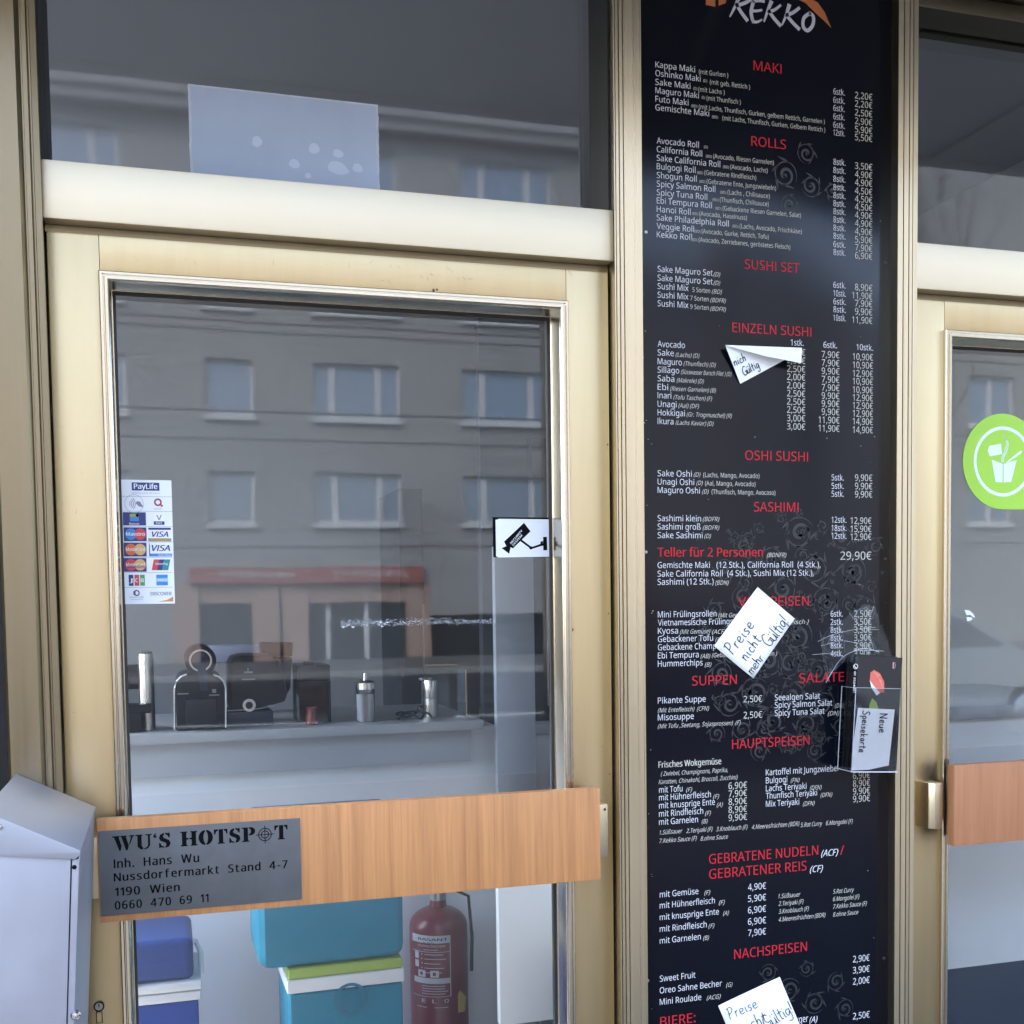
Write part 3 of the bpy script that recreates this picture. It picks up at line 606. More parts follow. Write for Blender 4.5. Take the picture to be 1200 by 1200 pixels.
rows(840, s2, tw, [('(ACF)', 808, 880, 595), ('(CF)', 760, 815, 663)], 7.5, LETW, .012, .3); rows(840, s2, tr_, [('/', 888, 905, 588)], 10.5, RED, .012)
# nudeln, nachspeisen
N(1000, s2, [('mit Gemüse', 120, 285, 188), ('mit Hühnerfleisch', 120, 355, 235), ('mit knusprige Ente', 120, 372, 285), ('mit Rindfleisch', 120, 320, 335), ('mit Garnelen', 120, 295, 385), ('Sweet Fruit', 120, 272, 547), ('Oreo Sahne Becher', 120, 385, 597), ('Mini Roulade', 120, 297, 646)])
A(1000, s2, [('(F)', 310, 335, 177), ('(F)', 372, 397, 219), ('(A)', 390, 415, 264), ('(F)', 328, 353, 319), ('(B)', 305, 330, 370), ('(G)', 403, 430, 570), ('(ACG)', 320, 380, 625), (sa[0], 626, 720, 192), (sa[1], 626, 732, 224), (sa[2], 626, 755, 257), (sa[3], 626, 826, 291), (sa[4], 858, 948, 172), (sa[5], 858, 970, 204), (sa[6], 858, 1002, 236), (sa[7], 858, 966, 270)])
col(1000, s2, 496, 573, ['4,90€', '5,90€', '6,90€', '6,90€', '7,90€'], [158, 207, 256, 305, 353], m=LETW); col(1000, s2, 943, 1014, ['2,90€', '3,90€', '2,00€', '2,50€'], [465, 512, 560, 708], m=LETW)
H(1000, s2, [('NACHSPEISEN', 437, 747, 450), ('BIERE:', 122, 272, 738)], 11.2)
rows(1000, s2, tw, [('Burger', 672, 752, 727)], 8, LETW, .01); rows(1000, s2, tw, [('(A)', 758, 792, 722)], 7, LETW, .01, .3)
# brush lettering and orange swoosh at the head of the board
GLET = mat('grey brush lettering', (.46, .47, .52), .6); ORNG = mat('orange swoosh', (.42, .12, .035), .5)
shl = SHB(tl)
def stroke_px(pts, w, w1=None, m=GLET):
    q = [at(px, py, BY) for px, py in pts]; q = [(v.x, v.z) for v in q]
    shl.stroke(smooth_line(q, 4) if len(q) > 2 else q, w, m, .0008, w1)
U = .00139
for st, w0, w1 in (([(866, -4), (862, 6), (855, 20)], 6, 2), ([(886, -4), (874, 3), (862, 7)], 4, 5), ([(862, 4), (868, 14), (876, 25)], 5, 5),
                   ([(896, 2), (889, 1), (881, 2)], 4, 4), ([(883, 1), (880, 14), (882, 25)], 5, 5), ([(893, 12), (887, 13), (882, 13)], 3, 4), ([(893, 23), (887, 26), (881, 25)], 2, 5),
                   ([(904, 1), (899, 14), (895, 26)], 6, 2), ([(915, 6), (907, 12), (900, 14)], 3, 5), ([(900, 12), (907, 22), (915, 31)], 5, 5),
                   ([(925, 5), (921, 18), (916, 30)], 6, 2), ([(937, 9), (929, 15), (921, 18)], 4, 5), ([(921, 17), (928, 26), (937, 35)], 5, 5),
                   ([(950, 15), (942, 21), (941, 31), (946, 36), (952, 30), (953, 20), (948, 15)], 5, 5)):
    stroke_px(st, w0 * U, w1 * U)
def poly_px(pts, m):
    q = [at(px, py, BY) for px, py in pts]; shl.poly([(v.x, v.z) for v in q][::-1], m, .0006)
poly_px([(944, 4), (950, -1), (958, 3), (966, 14), (974, 33), (966, 25), (955, 15)], ORNG)
poly_px([(827, -6), (838, -6), (838, 8), (827, 6)], ORNG); poly_px([(842, -6), (852, -6), (850, 4), (842, 7)], ORNG)
poly_px([(930, -14), (944, -14), (950, -1), (944, 4), (936, 0)], ORNG)
child(tw, 'dish_lettering', board); child(tr_, 'red_heading', board); child(tp, 'price_lettering', board); child(tl, 'brush_logo', board)
# scrolled ornament printed dark grey on black
fl = MB(); sf = SHB(fl); rnd = random.Random(3)
def drop(x, z, ang, L, w):
    c_, s_ = math.cos(ang), math.sin(ang); o = []
    for t, ww in ((0, .25), (.25, .9), (.5, 1), (.75, .65), (1, 0), (.75, -.25), (.5, -.5), (.25, -.5), (0, -.25)):
        u, v = t * L, ww * w / 2 + (t * t) * w * .9; o.append((x + u * c_ - v * s_, z + u * s_ + v * c_))
    sf.poly(o, FLORAL, .0003)
def scroll(px, py, rad, a0, dirn, turns=1.55, leaves=True):
    c = at(px, py, BY); r = rad * U * 1.3; pts = []; n = 36
    for i in range(n + 1):
        t = i / n; a = a0 + dirn * t * turns * 2 * PI; rr = r * (1 - t) ** .8 * .82 + r * .06; pts.append((c.x + rr * math.cos(a), c.z + rr * math.sin(a)))
    sf.stroke(pts, r * .06, FLORAL, .0003, r * .26)
    sf.disc(pts[-1][0], pts[-1][1], r * .15, FLORAL, .0003, 12)
    for i in range(1, 15, 4):                                   # curled leaves along the outer turn
        p, q = pts[i], pts[i + 1]; a = math.atan2(q[1] - p[1], q[0] - p[0]); drop(p[0], p[1], a - dirn * .5, r * rnd.uniform(.6, .95), r * .2 * dirn)
    a = a0; p = pts[0]; ln = [(p[0], p[1])]; d0 = a0 - dirn * PI / 2
    for k in range(6): d0 += dirn * -.22; ln.append((ln[-1][0] + math.cos(d0) * r * .22, ln[-1][1] + math.sin(d0) * r * .22))
    sf.stroke(ln, r * .1, FLORAL, .0003, r * .02)
for (px, py, r, a, d) in ((937, 625, 20, 2, 1), (985, 630, 15, .5, -1), (905, 655, 15, 3, -1), (955, 665, 18, 4, 1), (1000, 670, 18, 1, 1), (870, 640, 13, 2, 1), (1025, 640, 12, 4, -1), (848, 668, 13, 1, -1), (918, 690, 17, 5, 1), (968, 705, 18, 2.5, -1),
        (1012, 715, 17, 0, 1), (870, 700, 14, 3.3, 1), (838, 715, 12, 5, -1), (935, 745, 20, 1.2, 1), (978, 750, 17, 3.6, -1), (1018, 760, 15, 2, 1), (900, 775, 19, 0, -1), (860, 765, 15, 2, 1), (925, 778, 16, 4, 1), (958, 785, 15, 5.4, 1), (845, 790, 14, 1, 1),
        (885, 812, 19, 2.2, 1), (930, 815, 17, 3, -1), (965, 825, 15, .3, 1), (855, 825, 15, 4.1, -1), (905, 845, 17, 1.5, 1), (945, 850, 16, 5, -1), (870, 855, 13, 2.8, 1), (985, 850, 13, 1, -1), (925, 872, 13, 0, 1), (890, 880, 12, 3, -1), (840, 860, 11, 1, 1), (955, 880, 11, 4, 1), (828, 745, 11, 3, 1), (1005, 795, 12, 2, -1),
        (920, 205, 16, 1, 1), (945, 180, 12, 3, -1), (950, 218, 13, 5, 1), (925, 240, 11, 2, -1), (975, 225, 10, 0, 1), (925, 1160, 15, 2, 1), (955, 1175, 14, 4, -1), (900, 1140, 11, 1, -1), (980, 1150, 12, 3, 1), (945, 1135, 10, 5, 1), (990, 1182, 12, 1, 1)):
    scroll(px, py, r, a, d)
for k in range(70):
    px, py = rnd.gauss(925, 55), rnd.uniform(610, 885)
    if 800 < px < 1034: p_ = at(px, py, BY); a_ = rnd.uniform(0, 6.28); [drop(p_.x, p_.z, a_ + m_ * .7, U * rnd.uniform(5, 10), U * 2.6) for m_ in (-1, 0, 1)]
for k in range(46):
    px, py = rnd.gauss(930, 62), rnd.uniform(598, 885)
    if 785 < px < 1028: scroll(px, py, rnd.uniform(5.5, 10), rnd.uniform(0, 6.28), rnd.choice((-1, 1)), 1.3)
child(fl, 'scroll_ornament', board)
for px, py in ((1037.5, 308), (757, 647), (1037.5, 655), (759, 1149.5), (1036, 1123), (757, 272)):
    p = at(px, py, BY); b = MB(); b.lathe([(0, .0012), (.0028, .0010), (.0036, 0)], 0, 0, GREYAL if px < 800 else DARKC, 12)
    b.v = [(p.x + x, BY - z, p.z + y) for x, y, z in b.v]; b.f = [f[::-1] for f in b.f]; child(b, 'screw', board)
# flaked paint specks
b = MB(); sh = SHB(b)
for i in range(46):
    px = rnd.choice([rnd.uniform(752, 1042), rnd.uniform(1005, 1042), rnd.uniform(752, 765)]); py = rnd.uniform(200, 1190); p = at(px, py, BY); sh.disc(p.x, p.z, rnd.uniform(.0004, .0011), CREAM, .0009, 6)
child(b, 'paint_chip', board)

# ------------------------------------------------------------------ paper notes
def sheet_px(corners, Y, mb, curl=.0, n=8):
    """paper quad (top-left, top-right, bottom-right, bottom-left in its own reading direction) lying at depth Y, edges curling forward"""
    P = [at(px, py, Y) for px, py in corners]; vs = []; fs = []
    for j in range(n + 1):
        for i in range(n + 1):
            u, v = i / n, j / n; p = (P[0] * (1 - u) + P[1] * u) * (1 - v) + (P[3] * (1 - u) + P[2] * u) * v
            e = (2 * u - 1) ** 4 * .6 + (2 * v - 1) ** 4 * .4; vs.append(p + Vector((0, -.0014 - curl * e, 0)))
    for j in range(n):
        for i in range(n): a = j * (n + 1) + i; fs.append((a, a + n + 1, a + n + 2, a + 1))
    mb.add(vs, fs, PAPER, True)
    o = P[0]; ux = (P[1] - P[0]); uz = (P[0] - P[3])
    # reading sheet: u along the writing, v up the page, in metres
    return Sheet(mb, P[3] + Vector((0, -.0019 - curl * .25, 0)), ux.normalized(), uz.normalized()), ux.length, uz.length
def thick(o, t=.0003):
    m = o.modifiers.new('thickness', 'SOLIDIFY'); m.thickness = t; m.offset = 0; return o
nb = MB(); sh, W, Hh = sheet_px([(836, 757), (887, 688), (930.5, 725), (882, 795)], BY, nb, .0015)
note = thing('paper_note', at(882, 795, BY), 'white paper note turned on its corner under the red starter heading of the menu', 'note')
thick(child(nb, 'sheet', note))
wm = MB(); sh.mb = wm
hand(sh, 'Preise', .07 * W, .60 * Hh, .25 * Hh, INK, .0017, gap=.13); hand(sh, 'nicht', .12 * W, .31 * Hh, .23 * Hh, INK, .0017, gap=.12); hand(sh, 'mehr', .03 * W, .06 * Hh, .2 * Hh, INK, .0017, gap=.06); hand(sh, 'Gültig!', .47 * W, .09 * Hh, .26 * Hh, INK, .0017, gap=.03)
child(wm, 'handwriting', note)
nb = MB(); sh, W, Hh = sheet_px([(840.8, 1178), (912.9, 1144.3), (943, 1216), (872, 1252)], BY, nb, .0015)
note = thing('paper_note', at(872, 1252, BY), 'white paper note over the beer list, cut off by the bottom edge of the photo', 'note')
thick(child(nb, 'sheet', note))
wm = MB(); sh.mb = wm
hand(sh, 'Preise', .08 * W, .74 * Hh, .17 * Hh, INK, .0014, gap=.1); hand(sh, 'nicht', .18 * W, .48 * Hh, .19 * Hh, INK, .0016, gap=.1); hand(sh, 'Gültig!', .52 * W, .38 * Hh, .2 * Hh, INK, .0016, rot=.12, gap=.03); hand(sh, 'mehr', .1 * W, .22 * Hh, .18 * Hh, INK, .0016, gap=.1)
child(wm, 'handwriting', note)
# folded note: lower triangle on the board, upper part folded over and drooping
note = thing('folded_note', at(867.5, 449.8, BY), 'white paper note folded over with a drooping flap under the single sushi heading', 'note')
nb = MB(); Y1 = BY - .0025
A0, B0, C0, C2 = at(850, 405, Y1 - .010), at(867.4, 449.8, Y1), at(921, 421, Y1), at(940, 408.5, Y1 - .008)
nb.add([A0, B0, C0, C2], [(0, 1, 2, 3)], PAPER); thick(child(nb, 'sheet', note))
nb = MB(); k = Vector((0, -.002, 0))
fa, fb, fc = at(849.5, 404.3, Y1 - .0125), at(939.8, 407.6, Y1 - .0105), at(939, 425.6, Y1 - .022); mid = at(895, 417, Y1 - .020)
nb.add([fa, fb, fc, mid], [(0, 3, 2, 1)], PAPER); thick(child(nb, 'flap', note))
wm = MB(); ux = (C0 - B0).normalized(); nrm = (C0 - B0).cross(A0 - B0).normalized(); nrm = -nrm if nrm.y > 0 else nrm; uz = nrm.cross(ux)
sh = Sheet(wm, B0, ux, uz); Wd = (C0 - B0).length
hand(sh, 'Gültig', .12 * Wd, .010, .0165, INK, .0017, rot=.03, gap=.05); hand(sh, 'nich', .0 * Wd + .002, .0345, .0165, INK, .0017, rot=-.05, gap=.1)
child(wm, 'handwriting', note)
# ------------------------------------------------------------------ leaflet holder
LY0, LY1 = BY - .052, BY - .004
o = at(1022, 905, LY0); ang = R_(3.2)
hold = thing('leaflet_holder', at(1022, 905, BY), 'clear acrylic leaflet holder fixed to the right edge of the menu board', 'leaflet holder')
rotm = Matrix.Rotation(ang, 3, 'Y')
pw0, pw1 = at(998, 860, LY0), at(1050.5, 860, LY0)
ow = at(998, 904, LY0); hw = (pw1.x - pw0.x); hz = at(998, 806, LY0).z - ow.z
def hp(x, y, z): v = rotm @ Vector((x, 0, z)); return Vector((ow.x + v.x, y, ow.z + v.z))
def hbox(mb, x0, x1, y0, y1, z0, z1, m):
    mb.add([hp(x, y, z) for z in (z0, z1) for y in (y0, y1) for x in (x0, x1)], [(0, 1, 3, 2), (4, 6, 7, 5), (0, 4, 5, 1), (2, 3, 7, 6), (0, 2, 6, 4), (1, 5, 7, 3)], m)
b = MB(); e = .0018
b.quad([hp(0, LY0, 0), hp(hw, LY0, 0), hp(hw, LY0, hz), hp(0, LY0, hz)], ACRYL)
b.quad([hp(0, LY1, 0), hp(0, LY0, 0), hp(0, LY0, hz), hp(0, LY1, hz)], ACRYL)
b.quad([hp(hw, LY1, 0), hp(hw, LY0, 0), hp(hw, LY0, hz), hp(hw, LY1, hz)], ACRYL)
b.quad([hp(0, LY0, 0), hp(hw, LY0, 0), hp(hw, LY1, 0), hp(0, LY1, 0)], ACRYL)
EDGE = mat('painted acrylic edge highlight', (.55, .58, .62), .2, coat=1)  # pale opaque strips stand for the highlights along the pocket edges
for (x, y) in ((0, LY0), (hw, LY0)): hbox(b, x - e / 2, x + e / 2, y - .0005, y + .0014, 0, hz, ACRYL)
hbox(b, 0, hw, LY0 - .0004, LY0 + .0014, hz, hz + .0006, EDGE); hbox(b, -.0008, .0004, LY0 - .0004, LY0 + .0008, 0, hz, EDGE); hbox(b, -.0012, -.0002, LY1 - .001, LY1, 0, hz, EDGE); hbox(b, -.0008, .0004, LY0, LY1, hz - .0006, hz, EDGE); hbox(b, -.001, .0004, LY0, LY1, -.0012, 0, EDGE); hbox(b, -.001, hw + .001, LY0 - .002, LY0 + .004, -.0018, .0003, EDGE)
child(b, 'acrylic_pocket', hold)
lf = thing('leaflet_stack', hp(.03, (LY0 + LY1) / 2, .002), 'stack of black takeaway menu leaflets standing in the acrylic holder', 'leaflets')
LB = mat('black leaflet', (.012, .012, .014), .25)
lh = (at(1000, 769, LY0).z - ow.z)
b = MB()
for k in range(8): 
    y = LY0 + .004 + k * .005; b.box(0, 0, 0, 0, 0, 0, LB) if 0 else hbox(b, .004 + .0008 * (k % 3), hw + .003 - .001 * (k % 2), y, y + .0042, .002, lh - .0015 * (k % 3) + .0005 * k, LB)
child(b, 'leaflet', lf)
b = MB(); sh = Sheet(b, hp(0, LY0 + .0038, 0), rotm @ Vector((1, 0, 0)), rotm @ Vector((0, 0, 1)))
SAL = mat('salmon print', (.62, .13, .09), .4); SALP = mat('pale salmon print', (.72, .36, .30), .4); LIME = mat('lime print', (.28, .36, .06), .4)
def lp(px, py):
    v = at(px, py, LY0 + .0038) - hp(0, LY0 + .0038, 0); return (v.dot(rotm @ Vector((1, 0, 0))), v.dot(rotm @ Vector((0, 0, 1))))
sh.poly([lp(*q) for q in ((1019, 797), (1020, 788), (1024, 785), (1031, 789), (1036, 799), (1036, 811), (1031, 812), (1026, 806))], SAL)
for a in (0, 4.5, 9): sh.stroke([lp(1024 + a * .6, 788 + a * .7), lp(1031 + a * .35, 792 + a * 1.5)], .0011, SALP, .0008)
sh.poly([lp(*q) for q in ((1019, 797), (1024, 804), (1031, 812), (1027, 815), (1021, 806))], WHITE, .0007)
sh.poly([lp(*q) for q in ((1022, 818), (1027, 823), (1030, 833), (1018, 833), (1019, 825))], LIME)
sh.ring(*lp(1002.5, 781), .0042, .0052, WHITE, .0006); sh.stroke([lp(1000.5, 779), lp(1002, 782), lp(1004.5, 783)], .0015, WHITE)
q = lp(1000.5, 787); sub = Sheet(b, sh.p(*q, .0), -(rotm @ Vector((0, 0, 1))), rotm @ Vector((1, 0, 0))); sub.n = sh.n; sub.text('01 2524001', 0, .040, 0, .0042, WHITE, .0009, .02)
q = lp(1046, 775); sub = Sheet(b, sh.p(*q, .0), -(rotm @ Vector((0, 0, 1))), rotm @ Vector((1, 0, 0))); sub.n = sh.n
sub.text('KEKKO', .002, .0135, 0, .0032, WHITE, .0009, .02); sub.poly([(0, .0045), (.005, .0065), (.012, .0065), (.0155, .0035), (.011, .005), (.005, .005)], SAL, .0009)
child(b, 'leaflet_print', lf)
slip = thing('handwritten_slip', hp(.02, LY0, .004), 'white slip reading Neue Speisekarte turned sideways in the acrylic holder', 'note')
yy = LY0 + .0025
b = MB(); P = [at(px, py, yy) for px, py in ((1005.5, 829.5), (1048.5, 831.5), (1041.5, 897), (1018, 902), (997, 903), (1000.5, 868))]
b.add([tuple(p) for p in P] + [tuple(p + Vector((0, .0003, 0))) for p in P], [(0, 1, 2, 3, 4, 5), (11, 10, 9, 8, 7, 6)] + [(i, i + 6, (i + 1) % 6 + 6, (i + 1) % 6) for i in range(6)], PAPER); child(b, 'sheet', slip)
b = MB(); dwn = rotm @ Vector((.0, 0, -1)); rgt = rotm @ Vector((1, 0, 0))
s_ = Sheet(b, at(1031, 836, yy - .0006), dwn, rgt); s_.n = Vector((0, -1, 0)); hand(s_, 'Neue', 0, 0, .0175, INK, .0019, gap=.12)
s_ = Sheet(b, at(1011, 833, yy - .0006), dwn, rgt); s_.n = Vector((0, -1, 0)); hand(s_, 'Speisekarte', 0, 0, .016, INK, .0018, rot=-.05, gap=.10)
child(b, 'handwriting', slip)
# crinkled clear film taped above the holder
fm = thing('clear_film', at(1000, 770, BY), 'crumpled clear plastic film stuck to the menu board above the leaflet holder', 'plastic film')
b = MB(); rnd = random.Random(11); cols = []
top = [(962, 752), (985, 728), (1008, 712), (1024, 709)]; bot = [(968, 800), (985, 778), (1010, 768), (1046, 768)]
n, mrows = 16, 9; vs = []
def lerp_poly(P, t):
    t *= len(P) - 1; i = min(int(t), len(P) - 2); f = t - i; return (P[i][0] + (P[i + 1][0] - P[i][0]) * f, P[i][1] + (P[i + 1][1] - P[i][1]) * f)
for j in range(mrows + 1):
    for i in range(n + 1):
        a = lerp_poly(top, i / n); c = lerp_poly(bot, i / n); f = j / mrows
        px, py = a[0] + (c[0] - a[0]) * f + rnd.uniform(-.8, .8), a[1] + (c[1] - a[1]) * f + rnd.uniform(-1.2, 1.2)
        vs.append(at(px, py, BY - .004 - .012 * f - rnd.uniform(0, .004)))
b.add(vs, [(j * (n + 1) + i, j * (n + 1) + i + 1, (j + 1) * (n + 1) + i + 1, (j + 1) * (n + 1) + i) for j in range(mrows) for i in range(n)], FILM, True)
child(b, 'film', fm)
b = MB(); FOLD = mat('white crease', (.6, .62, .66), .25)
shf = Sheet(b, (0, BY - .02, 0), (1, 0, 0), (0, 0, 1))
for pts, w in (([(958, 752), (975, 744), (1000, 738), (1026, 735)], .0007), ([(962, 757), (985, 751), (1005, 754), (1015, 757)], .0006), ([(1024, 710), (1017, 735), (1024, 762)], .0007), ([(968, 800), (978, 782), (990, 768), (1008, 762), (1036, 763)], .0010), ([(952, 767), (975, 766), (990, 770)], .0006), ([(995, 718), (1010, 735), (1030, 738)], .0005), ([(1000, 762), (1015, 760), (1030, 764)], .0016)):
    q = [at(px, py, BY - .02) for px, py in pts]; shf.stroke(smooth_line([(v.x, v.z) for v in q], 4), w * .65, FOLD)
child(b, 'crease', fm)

# ------------------------------------------------------------------ stickers on the glass
SY = GY - .0012
NAVY = mat('navy print', (.02, .03, .16), .4); BLUE = mat('blue print', (.04, .22, .52), .4); ORR = mat('orange print', (.62, .13, .03), .4); SAND = mat('sand print', (.62, .36, .12), .4); CRED = mat('card red', (.55, .05, .05), .4)
GRN = mat('green print', (.05, .30, .10), .4); OCH = mat('ochre print', (.34, .24, .09), .4); TEAL = mat('teal print', (.02, .22, .22), .4); GRYP = mat('grey print', (.22, .23, .25), .5); MAR = mat('maroon print', (.28, .03, .07), .4); STK = mat('white sticker', (.74, .77, .80), .4)
p00, p10, p01 = at(140.5, 562, SY), at(200.5, 563, SY), at(145, 708, SY)
stx0, stw, stz1, sth = (p00.x + p01.x) / 2, p10.x - p00.x + .0005, p00.z, p00.z - p01.z
st = thing('card_sticker', (stx0, SY, stz1 - sth), 'tall white sticker with rows of payment card logos at the left edge of the glass', 'sticker')
b = MB(); b.box(stx0, stx0 + stw, SY - .0003, SY, stz1 - sth, stz1, STK); child(b, 'backing', st)
b = MB(); kx, kz = stw / 60., sth / 146.
sh = Sheet(b, (stx0, SY - .0003, stz1), (kx, 0, 0), (0, 0, kz))
def cs(X, Y): return ((X - 162 - 18 * (Y - 90) / 580) / 4., -(Y - 90) / 4.)
def crect(X0, Y0, X1, Y1, m, k=.0002):
    a, c = cs(X0, (Y0 + Y1) / 2), cs(X1, (Y0 + Y1) / 2); sh.rect(a[0], -(Y1 - 90) / 4., c[0], -(Y0 - 90) / 4., m, k)
def ctext(t, X0, X1, Y, cap, m, bold=.0, shear=0., k=.0005):
    a, c = cs(X0, Y), cs(X1, Y); sh.text(t, a[0], c[0], a[1], cap / 4., m, k, bold, shear)
def cdisc(X, Y, r, m, k=.0003): a = cs(X, Y); sh.disc(a[0], a[1], r / 4., m, k, 20)
crect(217, 102, 346, 140, NAVY); ctext('PayLife', 228, 336, 132, 24, STK, .03); ctext('Making cards do more', 218, 348, 154, 6, GRYP)
for y in (167, 236, 308, 381, 453, 525, 595): crect(170, y, 408, y + 1.6, GRYP, .00015)
a = cs(228, 202); sh.ring(a[0], a[1], 10.6, 11.0, GRYP, .0003)
for k in range(4): sh.ring(*cs(198, 202), (10 + 8 * k) / 4., (13 + 8 * k) / 4., GRYP, .0003, 10, -.8, .8)
sh.poly([cs(240, 190), cs(256, 192), cs(272, 218), cs(250, 214), cs(236, 200)], GRYP, .0003)
sh.ring(*cs(339, 194), 2.6, 4.6, MAR, .0003); cdisc(357, 210, 6, CRED); ctext('Quick', 320, 358, 228, 7, GRYP)
crect(176, 242, 283, 304, NAVY); crect(208, 250, 250, 264, LIME, .0003); crect(208, 264, 250, 284, BLUE, .0003); cdisc(243, 257, 8, LIME); ctext('Bancos', 206, 252, 300, 9, STK, .02)
crect(320, 248, 368, 286, WHITE, .0003); ctext('V', 333, 357, 278, 24, GRYP, .03); crect(320, 284, 370, 300, NAVY, .0004); ctext('PAY', 331, 360, 297, 9, STK, .02, k=.0007)
for (y, c1, c2, t, m) in ((345, BLUE, CRED, 'Maestro', STK), (417, ORR, SAND, 'MasterCard', STK), (489, CRED, SAND, 'MasterCard', NAVY)):
    crect(180, y - 32, 286, y + 33, NAVY); cdisc(213, y, 27, c1, .0003); cdisc(256, y, 27, c2, .0004); ctext(t, 192, 278, y + 7, 16, STK if t != 'MasterCard' or y < 450 else STK, .02, k=.0007)
ctext('Electronic', 200, 282, 503, 13, NAVY, .02, k=.0008)
crect(294, 314, 400, 324, NAVY); crect(294, 364, 402, 379, OCH); ctext('VISA', 312, 388, 357, 25, NAVY, .03, .25)
crect(298, 386, 404, 398, STK); crect(300, 436, 406, 450, BLUE); crect(298, 386, 302, 450, NAVY); ctext('VISA', 312, 396, 424, 28, NAVY, .03, .25); ctext('ELECTRON', 342, 402, 447, 8, STK, .01)
for (xa, c1) in ((312, CRED), (338, NAVY), (360, TEAL)):
    sh.poly([cs(xa + 8, 464), cs(xa + 38, 464), cs(xa + 28, 515), cs(xa - 2, 515)], c1, .0003 + .0001 * (xa > 315) + .0001 * (xa > 350))
ctext('UnionPay', 328, 388, 490, 11, STK, .01, .2, .0008)
for (xa, c1, L) in ((203, NAVY, 'J'), (230, CRED, 'C'), (256, GRN, 'B')):
    crect(xa, 536, xa + 22, 588, c1); ctext(L, xa + 4, xa + 17, 571, 18, STK, .03)
crect(332, 536, 386, 587, BLUE); crect(332, 552, 386, 570, mat('light blue print', (.2, .5, .72), .4), .0003); ctext('AMEX', 336, 382, 567, 10, STK, .03, k=.0006)
sh.ring(*cs(240, 622), 2.2, 3.6, NAVY, .0003); crect(224, 612, 236, 632, GRYP); ctext('Diners Club', 208, 272, 645, 7, GRYP); ctext('International', 212, 268, 655, 5, GRYP)
ctext('DISCOVER', 306, 404, 634, 16, GRYP, .03); sh.poly([cs(340, 664), cs(412, 664), cs(412, 640), cs(385, 656)], mat('amber print', (.55, .25, .06), .4), .0003)
child(b, 'printed_logos', st)
# surveillance notice
q = [at(px, py, SY) for px, py in ((577.5, 606), (647, 607), (649, 653), (581, 653))]
sx0, sx1, sz0, sz1 = q[0].x, q[1].x, q[2].z, q[0].z
st = thing('camera_notice_sticker', (sx0, SY, sz0), 'small white sticker with a black surveillance camera picture at the right edge of the glass', 'sticker')
b = MB(); b.box(sx0, sx1, SY - .0003, SY, sz0, sz1, BLACK); child(b, 'backing', st)
b = MB(); wpx = (sx1 - sx0) / 70.
sh = Sheet(b, (sx0, SY - .0003, sz1), (1, 0, 0), (0, 0, 1))
def vp(X, Y): p = at(340 + X / 3., 340 + Y / 3., SY - .0003); return (p.x - sx0, p.z - sz1)
sh.poly([vp(*t) for t in ((722, 808), (735, 804), (908, 806), (917, 815), (922, 932), (914, 937), (732, 940), (724, 935))][::-1], STK, .0002)
sh.poly([vp(*t) for t in ((822, 818), (845, 848), (783, 908), (775, 904), (770, 927), (743, 907), (760, 900), (752, 884))], BLACK, .0004)
sh.stroke([vp(812, 880), vp(848, 907), vp(890, 893)], .0042, BLACK, .0004); sh.disc(*vp(846, 906), .0032, BLACK, .0005, 14)
sh.poly([vp(*t) for t in ((889, 868), (902, 867), (904, 914), (890, 915))], BLACK, .0004); sh.poly([vp(*t) for t in ((880, 884), (889, 882), (889, 900), (880, 898))], BLACK, .0004)
a, c = Vector(vp(778, 894)), Vector(vp(820, 845)); d = (c - a); L = d.length; d.normalize()
for (t, off, l0) in (('SECURITY', .0006, .95), ('SYSTEM', -.0050, .75)):
    s2_ = Sheet(b, sh.p(a.x - d.y * off, a.y + d.x * off, 0), (d.x, 0, d.y), (-d.y, 0, d.x)); s2_.text(t, 0, L * l0, 0, .0036, STK, .0008, .03)
child(b, 'printed_picture', st)
# green round sticker with take-away box
st = thing('green_round_sticker', at(1175, 597, SY), 'bright green round sticker with a white steaming food box on the right door glass', 'sticker')
GRNS = mat('lime green sticker', (.34, .62, .045), .4, noise=.04)
def gp(X, Y): p = at(1090 + X / 7.5, 460 + Y / 7.5, SY - .0003); return (p.x, p.z)
b = MB(); sh = Sheet(b, (0, SY, 0), (1, 0, 0), (0, 0, 1)); cg = gp(640, 607); rg = (gp(640, 187)[1] - gp(640, 1027)[1]) / 2
pts = [(cg[0] + rg * math.cos(t), cg[1] + rg * math.sin(t)) for t in [2 * PI * i / 64 for i in range(49)]]
pts = pts + [(cg[0] + rg * 1.0, cg[1] - rg), (cg[0] + rg, cg[1])]
b.prism([(x, z) for x, z in pts[:-1]], SY - .0004, SY, GRNS); child(b, 'backing', st)
b = MB(); sh = Sheet(b, (0, SY - .0004, 0), (1, 0, 0), (0, 0, 1))
PAL = mat('pale print', (.70, .80, .82), .4)
sh.ring(cg[0], cg[1], rg * .665, rg * .735, PAL, .0003, 48)
for poly in ([(540, 590), (636, 628), (636, 790), (572, 785)], [(644, 628), (760, 594), (710, 785), (644, 790)], [(520, 468), (620, 450), (632, 540), (525, 562), (503, 510)], [(660, 618), (790, 512), (808, 515), (800, 535), (680, 615)]):
    sh.poly([gp(*t) for t in poly], PAL, .0004)
for off in (0, 18, 34): sh.stroke(smooth_line([gp(640 + off * .25, 370 + off * .9), gp(668 + off * .5, 440), gp(650 + off * .7, 520), gp(628 + off * .5, 570), gp(626 + off * .6, 615)], 5), .0014, PAL, .0005)
child(b, 'printed_picture', st)
